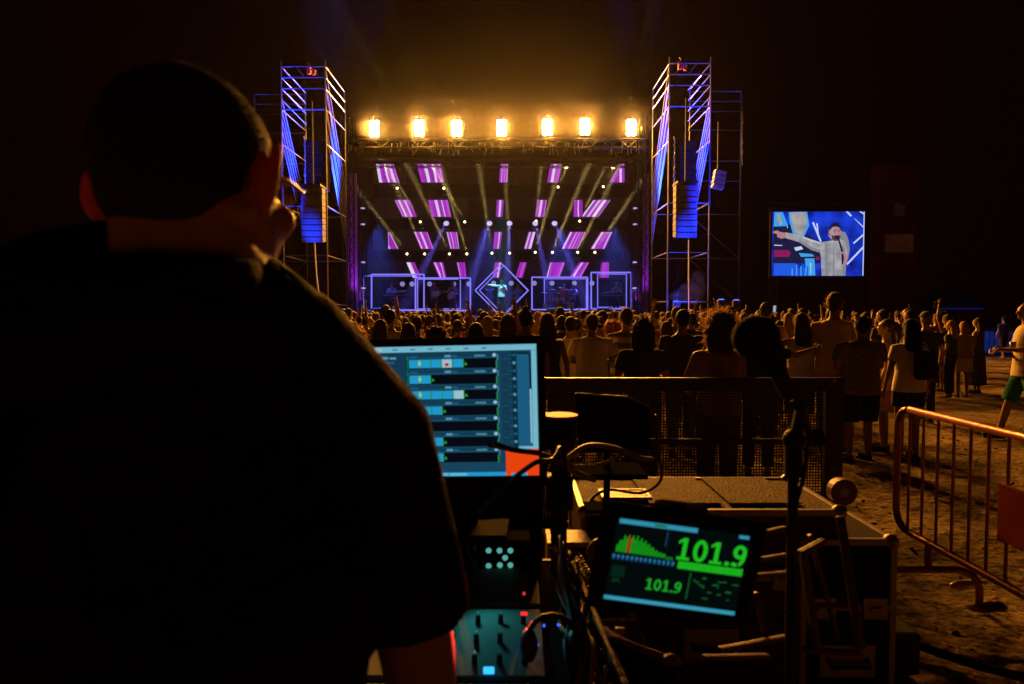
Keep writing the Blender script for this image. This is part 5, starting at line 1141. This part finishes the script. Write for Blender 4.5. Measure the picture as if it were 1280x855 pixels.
for x0_, x1_, ya_, yb_ in ((-.145,.065,1.56,1.76),(-.145,.065,1.30,1.54),(-.135,.035,1.04,1.28),(-.38,-.155,1.30,1.76),(-.38,-.15,1.04,1.28),(-.64,-.39,1.04,1.76),(-.9,-.65,1.04,1.76)):
    obj('module', MB().bbox(CP((x0_+x1_)/2,(ya_+yb_)/2,.006), (x1_-x0_,yb_-ya_,.012), .003, RX), CG, t)
# raised meter bridge at the back with round buttons
TEAL = glow('teal_button', (.10,.42,.36), .9); MBR = Matrix.Rotation(R(62), 3, 'X')
mbz = obj('meter_bridge', MB().bbox(CP(-.04,1.80,.10), (.24,.05,.20), .01, Matrix.Rotation(R(-20),3,'X')), BEZ, t)
def BP(px, py, D=1.70): return P(px, py, D)-o
for x, y in ((624,670),(611,688),(624.5,688),(638,688),(631.5,697),(611,707),(625,706),(638,706)):
    k_ = obj('button_ring', MB().tube([BP(x,y,1.745)+Vector((0,.0,0)), BP(x,y,1.745)+Vector((0,-.012,.004))], .010, 12), BLACKM, t); obj('button_lamp', MB().ell(BP(x,y,1.745)+Vector((0,-.013,.004)), (.0075,.004,.0075), None, 10, 6), TEAL, k_)
for a, b_ in (((593,681),(658,679)),((593,715),(660,714)),((593,681),(593,729)),((658,679),(661,729)),((593,729),(661,728))): obj('trim', MB().tube([BP(*a,1.73), BP(*b_,1.73)], .0030, 6), mat('trim_grey', (.4,.42,.42), .4), t)
obj('display', MB().box(BP(626,721,1.735), (.082,.004,.014)), glow('teal_display', (.05,.22,.22), .8), t)
for x, y, c, w_, l_, D in ((655,767,(1,.02,.03),.014,.006,1.42),(655,742,(.5,.02,.04),.006,.006,1.52),(655,802,(.02,.12,1),.016,.010,1.38),(611,838,(.03,.42,1),.021,.010,1.28)):
    p = BP(x,y,D); u = (p.y+o.y-Y0)/(Y1-Y0)
    obj('lit_button', MB().bbox(p, (w_,l_*.8,l_*1.2), .002), glow('led_%d%d' % (x,y), c, 1.6), t)
for k, (x, y, D) in enumerate(((672,806,1.4),(680,782,1.45),(698,781,1.45),(666,818,1.35))): obj('lit_button', MB().ell(BP(x,y,D), (.003,.003,.003)), glow('led_small', (.05,.12,1), 1.5), t)
CAP = mat('fader_cap', (.5,.5,.48), .4)
for k in range(4):      # knobs and faders of the visible modules
    x = -.125+.05*k
    for j_ in range(3):
        kn = obj('knob', MB().tube([CP(x,1.34+.07*j_,.012), CP(x,1.34+.07*j_,.032)], [.0062,.0052], 14), BLACKM, t); obj('pointer', MB().box(CP(x,1.345+.07*j_,.033), (.0015,.008,.001)), CAP, kn)
    sl_ = obj('fader_slot', MB().box(CP(x,1.15,.0125), (.003,.14,.001), RX), BLACKM, t); obj('fader_cap', MB().bbox(CP(x,1.12+.02*k,.019), (.013,.024,.012), .003, RX), CAP if k != 1 else mat('cap_red', (.5,.05,.05), .4), sl_)
for b_x in (-.36,-.31,-.26,-.21,-.60,-.55,-.50,-.45):
    sl_ = obj('fader_slot', MB().box(CP(b_x,1.15,.0125), (.003,.14,.001), RX), BLACKM, t); obj('fader_cap', MB().bbox(CP(b_x,1.14,.019), (.013,.024,.012), .003, RX), CAP, sl_)
# desk under console and monitor
ds = thing('desk', 'black trestle desk carrying the mixing console and monitor', 'desk', (-.42, 1.45, 0)); obj('top', MB().bbox((0,0,.72), (1.3,.95,.04), .008), BLACKM, ds)
for sx in (-1, 1):
    for sy in (-1, 1): obj('leg', MB().tube([(sx*.58,sy*.4,0),(sx*.58,sy*.4,.70)], .02, 8), BLACKM, ds)
obj('rear_shelf', MB().bbox((-.1,.42,.98), (.6,.16,.03), .004), BLACKC, ds)
obj('rear_panel', MB().bbox((.12,.44,.86), (1.0,.02,.26), .004), BLACKM, ds)
dl = thing('added_gooseneck', 'tiny added gooseneck lamp giving teal light over the mixing console', 'lamp', (P(596,690,1.7).x-.05, 1.70, .97))  # unseen lamp added for the teal light on the console
nk = [(0,0,0),(0,0,.10),(.02,-.05,.15),(.04,-.12,.155)]
obj('neck', MB().tube(nk, .003, 6), BLACKM, dl); obj('head', MB().tube([(.04,-.12,.157),(.055,-.17,.150)], .008, 8), BLACKM, dl)
lamp('console_fill', 'SPOT', Vector(dl.location)+Vector((.05,-.16,.135)), (.0, 1.38, .95), (.06,.62,.60), .8, .02, 100, .8)  # added spot that gives the console modules their teal tone
lamp('red_arm_fill', 'SPOT', Vector(o)+BP(655,767,1.41)+Vector((-.01,-.01,.012)), elR_, (1,.05,.03), 3.5, .01, 80, .8)  # added spot at the red button, there to redden the operator's arm
hd = thing('headphones', 'dark headphones lying at the right end of the console', 'headphones', P(690,800,1.3)); 
obj('band', MB().tube([(.04*math.cos(a*PI/8)*1.2,.0,.05*math.sin(a*PI/8)) for a in range(9)], .006, 6), BLACKM, hd); [obj('ear_cup', MB().ell((s*.045,0,-.01), (.018,.03,.032), None, 12, 8), mat('cup_black', (.03,.02,.02), .4), hd) for s in (-1,1)]

# mesh fence round the mixing position
DF = 5.1; xa, xb = P(560,472,DF).x-.1, P(1050,472,DF).x; ztop = P(860,472,DF).z; zb_ = .12
t = thing('mesh_fence', 'dark perforated metal fence between the mixing desk and the crowd', 'fence', ((xa+xb)/2, DF, 0)); o = Vector(t.location)
FM = mat('fence_black', (.035,.03,.028), .38, .5, .3, 10)
pw = (xb-xa-.06)/2
def perf(w_, h_, cell=.021, open_=.36):
    nx, nz = int(w_/cell), int(h_/cell); cx_, cz = w_/nx, h_/nz; vs = []; fs = []
    idx = {}
    def vid(k, p):
        if k not in idx: idx[k] = len(vs); vs.append(p)
        return idx[k]
    for j_ in range(nz):
        for i in range(nx):
            c = (-w_/2+cx_*(i+.5), -h_/2+cz*(j_+.5)); hw, hh_ = cx_*open_, cz*open_
            A = [vid((i,j_), (-w_/2+cx_*i,0,-h_/2+cz*j_)), vid((i+1,j_), (-w_/2+cx_*(i+1),0,-h_/2+cz*j_)), vid((i+1,j_+1), (-w_/2+cx_*(i+1),0,-h_/2+cz*(j_+1))), vid((i,j_+1), (-w_/2+cx_*i,0,-h_/2+cz*(j_+1)))]
            r_ = hw*1.25; B_ = []
            for k in range(4): B_.append(len(vs)); a = PI*1.25+PI/2*k; vs.append((c[0]+r_*math.cos(a), 0, c[1]+r_*math.sin(a)))
            for k in range(4): fs.append((A[k], A[(k+1)%4], B_[(k+1)%4], B_[k]))
    n = len(vs); vs2 = [(x, .0025, z) for x, y, z in vs]
    mb = MB(); mb.add(vs, fs); return mb
for k in range(2):
    cx_ = xa+pw/2+.01+(pw+.04)*k-o.x
    for z0_, z1_ in ((zb_, .70), (.74, ztop-.10)):
        s_ = link('perforated_sheet', perf(pw-.02, z1_-z0_).mesh('perforated_sheet'), t, (cx_, 0, (z0_+z1_)/2), None, FM); stuff(s_)
obj('top_rail', MB().bbox(((xa+xb)/2-o.x, 0, ztop-.05), (xb-xa+.04,.05,.10), .006), FM, t)
obj('middle_rail', MB().bbox(((xa+xb)/2-o.x, -.005, .72), (xb-xa,.05,.045), .006), FM, t); obj('bottom_rail', MB().bbox(((xa+xb)/2-o.x, 0, .09), (xb-xa,.06,.05), .006), FM, t)
for x in (xa, (xa+xb)/2, xb-.07): obj('post', MB().bbox((x-o.x+.02, -.01, ztop/2), (.13 if x > .9 else .07,.06,ztop-.02), .006), FM, t)
obj('bolt', MB().tube([(xb-o.x-.06,-.05,ztop-.02),(xb-o.x-.06,-.03,ztop-.02)], .014, 8), ALU, t)
for x in (xa+.1, xb-.1): obj('foot', MB().bbox((x-o.x, -.3, .03), (.08,.7,.04), .006), FM, t)

# steel crowd barrier on the right, running away from the camera
XB = 2.40; ya_, yb_ = 2.05, 4.22; zt_, zl_ = 1.10, .36
t = thing('crowd_barrier', 'orange lit tubular steel crowd barrier at the right edge', 'barrier', (XB, 3.1, 0)); o = Vector(t.location)
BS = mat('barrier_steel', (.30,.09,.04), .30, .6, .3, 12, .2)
rc = .12; pts = []
def arc(cy, cz, a0, a1): return [(0, cy+rc*math.cos(R(a0+(a1-a0)*k/6))-o.y, cz+rc*math.sin(R(a0+(a1-a0)*k/6))) for k in range(7)]
pts = arc(yb_-rc, zt_-rc, 90, 0)+arc(yb_-rc, zl_+rc, 0, -90)+arc(ya_+rc, zl_+rc, 270, 180)+arc(ya_+rc, zt_-rc, 180, 90)
obj('frame', MB().tube(pts+[pts[0]], .021, 10), BS, t, smooth=True)
nb = 15
for k in range(nb): y = ya_+.06+(yb_-ya_-.12)*(k+.5)/nb; obj('bar', MB().tube([(0,y-o.y,zl_),(0,y-o.y,zt_)], .0085, 8), BS, t)
for y in (3.88, 2.35): 
    f = [(-.30,y-o.y,.0),(-.30,y-o.y,.10),(-.26,y-o.y,.17),(-.18,y-o.y,.205),(.18,y-o.y,.205),(.26,y-o.y,.17),(.30,y-o.y,.10),(.30,y-o.y,0)]; obj('foot', MB().tube(f, .021, 8), BS, t, smooth=True); obj('stub', MB().tube([(0,y-o.y,.2),(0,y-o.y,zl_)], .021, 8), BS, t)
pq = P(1262,640,3.0)
tg = thing('barrier_plate', 'dark red plate hung on the bars of the crowd barrier', 'plate', (XB-.03, 3.12, .72)); obj('plate', MB().bbox((0,0,0), (.012,.34,.28), .006), mat('red_plate', (.28,.03,.02), .35), tg)
for s_ in (-1, 1): obj('hook', MB().tube([(0,s_*.12,.13),(.035,s_*.12,.15)], .005, 6), STEEL, tg)
# litter and small things on the sand
pb_ = P(1211,742,4.1); bt_ = thing('plastic_bottle', 'crushed pale plastic bottle lying on the sand behind the barrier', 'bottle', (pb_.x, pb_.y, .03), (0,0,.25))
obj('bottle_body', MB().tube([(-.12,0,0),(-.09,0,.0),(0,.005,-.003),(.06,0,0),(.10,0,0)], [.02,.034,.028,.034,.014], 12, 'round'), mat('bottle_plastic', (.55,.5,.35), .15), bt_, smooth=True); obj('cap', MB().tube([(.10,0,0),(.125,0,0)], .015, 10), mat('cap_white', (.6,.6,.55), .4), bt_)
cord('thick black cable curving over the sand at the lower right', [Vector((1.9,3.6,.02)), Vector((2.05,3.3,.03)), Vector((2.3,3.05,.03)), Vector((2.7,2.95,.03)), Vector((3.3,2.95,.03)), Vector((4.2,3.1,.03))], .022, CAB)
rnd = random.Random(4); mb = MB()
for k in range(420):
    y = 2.2+rnd.random()**1.3*9; x = rnd.uniform(-3, 8); s_ = rnd.uniform(.006,.022); mb.ell((x, y, gz(x,y)+s_*.3), (s_, s_*rnd.uniform(.6,1), s_*.6), None, 6, 4)
stuff(obj('pebbles', mb, mat('pebble', (.25,.17,.10), .8)), 'small pebbles and clods scattered over the sand', 'pebbles')
LM = mat('litter', (.5,.42,.32), .7)
for k, (x, y, nm) in enumerate(((2.9,5.4,'crumpled paper scrap on the sand below the green shorts'),(3.9,6.2,'flattened cup on the sand in front of the striding man'),(2.2,6.6,'white paper scrap near the plaid man\'s feet'),(3.3,3.5,'torn wrapper on the sand right of the bottle'),(4.6,9.5,'paper scrap far back on the open sand'))):
    q = MB(); n = 7; q.add([(.05*math.cos(2*PI*i/n)*rnd.uniform(.6,1.2), .035*math.sin(2*PI*i/n)*rnd.uniform(.6,1.2), rnd.uniform(0,.03)) for i in range(n)]+[(0,0,.02)], [(i,(i+1)%n,n) for i in range(n)]); o2 = obj('paper_scrap', q, LM, None, (x,y,gz(x,y)+.012)); tag(o2, nm, 'litter')

# ------------------------------------------------------------------ the operator, back to the camera
op = thing('person', 'sound operator in black tee, back of head and right arm in front of the camera', 'person', (0,0,0))
DH = .72
hc = P(243, 225, DH); SK = bpy.data.materials.new('operator_skin')
SK = mat('operator_skin', (.36,.17,.11), .5, 0, .12, 30, .2, bscale=200)
yaw = R(-20)
RZ = Matrix.Rotation(yaw, 3, 'Z')
def H_(x, y, z): return hc + RZ @ Vector((x, y, z))
mb = MB()
mb.ell(hc+RZ@Vector((0,-.005,.012)), (.0775,.092,.0895), RZ, 28, 20)               # skull
mb.ell(H_(0,.042,-.045), (.062,.062,.070), RZ, 20, 14)                             # face
mb.ell(H_(0,.072,-.092), (.034,.030,.024), RZ, 14, 10)                            # chin
mb.tube([H_(-.05,.00,-.075), H_(-.035,.06,-.10)], [.022,.018], 10, 'round'); mb.tube([H_(.05,.00,-.075), H_(.035,.06,-.10)], [.022,.018], 10, 'round')
mb.tube([H_(0,.098,.0), H_(0,.118,-.038)], [.010,.016], 10, 'round'); mb.ell(H_(0,.088,.012), (.052,.016,.012), RZ, 14, 8); mb.ell(H_(0,.096,-.066), (.026,.014,.013), RZ)
for s in (-1, 1):
    mb.ell(H_(s*.040,.080,-.035), (.024,.016,.022), RZ)
nk = H_(0,-.035,-.06)
base_ = P(225, 296, .72)
mb.tube([H_(0,-.030,-.03), H_(0,-.030,-.10), Vector(base_)+Vector((0,.03,.0)), Vector(base_)+Vector((0,.03,-.10))], [.058,.060,.066,.075], 20, 'round')
# torso, shoulders, arms
shR = P(465, 552, .80); shL = P(-70, 455, .70); cx_ = P(190, 560, .72)
mb.tube([Vector(base_)+Vector((0,.04,-.05)), shR.lerp(base_,.45)+Vector((0,.02,.0)), shR], [.05,.05,.055], 16, 'round')
mb.tube([Vector(base_)+Vector((0,.04,-.05)), shL.lerp(base_,.45)+Vector((0,.02,.0)), shL], [.05,.05,.055], 16, 'round')
tx = (shR.x+shL.x)/2
mb.rings([(tx,.78,.80,.17,.12),(tx,.78,.92,.175,.13),(tx,.78,1.05,.165,.12),(tx,.78,1.20,.175,.13),(tx,.77,1.35,.20,.13),(tx,.76,1.48,.17,.10),(tx,.75,1.56,.10,.07)], 24)
elR = P(528, 860, .84); wrR = Vector((elR.x-.02, 1.12, elR.z-.02))
mb.tube([shR, shR.lerp(elR,.5)+Vector((.005,0,0)), elR, elR.lerp(wrR,.35), wrR], [.056,.052,.044,.042,.028], 16, 'round')
elL = Vector((shL.x-.03, .74, 1.22)); wrL = Vector((shL.x+.10, 1.02, 1.12))
mb.tube([shL, shL.lerp(elL,.5), elL, elL.lerp(wrL,.35), wrL], [.056,.052,.044,.042,.028], 16, 'round')
for wr, el in ((wrR, elR), (wrL, elL)): d = (wr-el).normalized(); mb.ell(wr+d*.055, (.042,.052,.018), Matrix.Rotation(math.atan2(-d.x, d.y),3,'Z'), 14, 8)
for s in (-1, 1): mb.tube([(tx+s*.09,.78,.92),(tx+s*.10,.80,.50),(tx+s*.11,.77,.09)], [.095,.058,.038], 14, 'round'); mb.ell((tx+s*.11,.83,.045), (.045,.13,.04))
body = melt(obj('body', mb, SK, op), .0075, 3)
for wr, el in ((wrR, elR), (wrL, elL)):
    d = (wr-el).normalized(); u = Vector((d.y,-d.x,0)).normalized(); f = MB()
    for k, L_ in enumerate((.066,.078,.082,.070)): b0 = wr+d*.09+u*(.030-.020*(3-k)); f.tube([b0, b0+d*L_*.5+Vector((0,0,.006)), b0+d*L_*.85+Vector((0,0,-.018))], [.0095,.009,.007], 8, 'round')
    f.tube([wr+d*.03-u*.03, wr+d*.07-u*.055, wr+d*.10-u*.058], [.012,.011,.009], 8, 'round'); obj('fingers', f, SK, body, smooth=True)
EARM = mat('ear_skin', (.36,.17,.11), .5, 0, .12, 30); nt = EARM.node_tree; tr = nt.nodes.new('ShaderNodeBsdfTranslucent'); tr.inputs[0].default_value = (1,.10,.03,1); mx = nt.nodes.new('ShaderNodeMixShader'); mx.inputs[0].default_value = .14
nt.links.new(nt.nodes['Principled BSDF'].outputs[0], mx.inputs[1]); nt.links.new(tr.outputs[0], mx.inputs[2]); nt.links.new(mx.outputs[0], nt.nodes['Material Output'].inputs[0])
# ears with rim and bowl
for s in (-1, 1):
    c = H_(-.122 if s < 0 else .090,-.010,-.006); e_ = MB(); n = 18
    out = Matrix.Rotation(s*R(48) , 3, 'Z')
    ring = []
    for k in range(n+1): a = 2*PI*k/n*.86+R(-70); ring.append(c + RZ @ (out @ Vector((s*.012*(1.1+math.sin(a)*.4), math.cos(a)*.017, math.sin(a)*.031*(1.05 if math.sin(a) > 0 else .95)))))
    e_.tube(ring, .0052, 8, 'round'); e_.ell(c+RZ@(out@Vector((s*.004,0,0))), (.009,.016,.028), RZ @ out, 14, 10); e_.ell(c+RZ@Vector((-s*.024,.008,-.006)), (.030,.012,.024), RZ); e_.ell(c+RZ@Vector((s*.004,.004,-.030)), (.006,.009,.010), RZ)
    melt(obj('ear', e_, EARM, body), .0028, 2)
mb = MB(); mb.ell(H_(0,-.010,.020), (.080,.0955,.0915), RZ, 28, 20); mb.ell(H_(0,-.046,-.016), (.066,.050,.052), RZ, 20, 14)
hr = melt(obj('hair', mb, mat('operator_hair', (.025,.016,.011), .7, 0, .4, 60, .8, bscale=300), op), .006, 2)
mb = MB(); rnd = random.Random(12)
for k in range(8000):    # cropped hair, single short strands
    a = rnd.uniform(0, 2*PI); z = rnd.uniform(-.62, 1); r = math.sqrt(1-z*z); d = Vector((r*math.cos(a), r*math.sin(a), z))
    if (d.y > .62 and z < .25) or z < -.62: continue
    p = H_(d.x*.0795, -.010+d.y*.095, .020+d.z*.091)
    v = (RZ@d + Vector((rnd.uniform(-.5,.5), rnd.uniform(-.5,.5), rnd.uniform(-.2,.6)))).normalized()*rnd.uniform(.0025,.005)
    s_ = v.cross(Vector((rnd.random(),rnd.random(),rnd.random()))).normalized()*.0004
    mb.add([p-s_, p+s_, p+v], [(0,1,2)])
stuff(link('loose_hair', mb.mesh('loose_hair'), hr, None, None, mat('operator_hair', (0,0,0))))
LENSM = bpy.data.materials.new('lens_glass'); LENSM.use_nodes = True; nt = LENSM.node_tree; tr = nt.nodes.new('ShaderNodeBsdfTransparent'); tr.inputs[0].default_value = (.93,.93,.93,1); mx = nt.nodes.new('ShaderNodeMixShader'); mx.inputs[0].default_value = .06
gs = nt.nodes.new('ShaderNodeBsdfGlossy'); gs.inputs['Roughness'].default_value = .05; nt.links.new(tr.outputs[0], mx.inputs[1]); nt.links.new(gs.outputs[0], mx.inputs[2]); nt.links.new(mx.outputs[0], nt.nodes['Material Output'].inputs[0])
gl = thing('spectacles', 'thin rimmed spectacles worn by the sound operator', 'glasses', H_(0,.10,.0)); o = Vector(gl.location)
for s in (-1, 1):
    obj('rim', MB().tube([H_(s*.033+.024*math.cos(2*PI*k/16),.098,-.004+.018*math.sin(2*PI*k/16))-o for k in range(17)], .0018, 6), BLACKM, gl)
    obj('lens', MB().ell(H_(s*.033,.098,-.004)-o, (.023,.0008,.017), RZ, 12, 6), LENSM, gl)
    obj('temple', MB().tube([H_(s*.058,.104,.0)-o, H_(s*.078,.05,.004)-o, H_(s*.083,.005,.002)-o, H_(s*.080,-.02,-.018)-o], .0024, 6), ALU if s > 0 else BLACKM, gl)  # right temple paler than the left, its highlight put into the colour
obj('bridge', MB().tube([H_(-.010,.108,0)-o, H_(.010,.108,0)-o], .0018, 6), BLACKM, gl)
# black tee
mb = MB(); TB = Vector(base_)
mb.rings([(tx,.78,.84,.20,.15),(tx,.78,.95,.20,.15),(tx,.78,1.08,.19,.145),(tx,.78,1.22,.20,.15),(tx,.77,1.35,.222,.15),(tx,.76,1.48,.19,.12),(tx,.75,1.56,.15,.11),(TB.x,.75,TB.z-.05,.11,.095)], 28)
def S3(a, b_, u, dz=0): return a.lerp(b_, u)+Vector((0,0,dz))
n0 = TB+Vector((0,.03,-.050)); nr = TB+Vector((0,.03,.0))
mb.tube([n0, n0.lerp(shR,.5)+Vector((0,0,.015)), shR+Vector((0,0,0)), shR.lerp(elR,.42)+Vector((.008,0,0)), shR.lerp(elR,.70)+Vector((.010,0,0))], [.078,.080,.076,.071,.070], 20)
mb.tube([n0, n0.lerp(shL,.5)+Vector((0,0,.015)), shL, shL.lerp(elL,.45), shL.lerp(elL,.80)], [.085,.088,.088,.078,.072], 20)
TEE = mat('black_tee', (.014,.012,.012), .95, 0, .35, 8, 1.0, bscale=22, spec=.06)
sh = melt(obj('shirt', mb, TEE, op), .0085, 4)
mb = MB(); cc = TB+Vector((.009,-.020,-.070)); mb.rings([(cc.x,cc.y,cc.z-.05,.100,.092),(cc.x,cc.y,cc.z-.01,.090,.084),(cc.x,cc.y,cc.z+.038,.080,.076),(cc.x,cc.y+.002,cc.z+.045,.076,.072),(cc.x,cc.y,cc.z+.02,.070,.066)], 36); obj('collar', mb, TEE, sh, smooth=True)
mb = MB(); mb.rings([(tx,.78,.55,.19,.14),(tx,.78,.80,.185,.14),(tx,.78,.92,.18,.135)], 20)
for s in (-1, 1): mb.tube([(tx+s*.09,.78,.90),(tx+s*.10,.80,.50),(tx+s*.11,.77,.10)], [.105,.078,.06], 14)
melt(obj('trousers', mb, cloth('dark'), op), .02, 2)
for s in (-1, 1): obj('shoe', MB().ell((tx+s*.11,.83,.045), (.05,.14,.048), None, 12, 8), cloth('dark'), op, smooth=True)
flush()
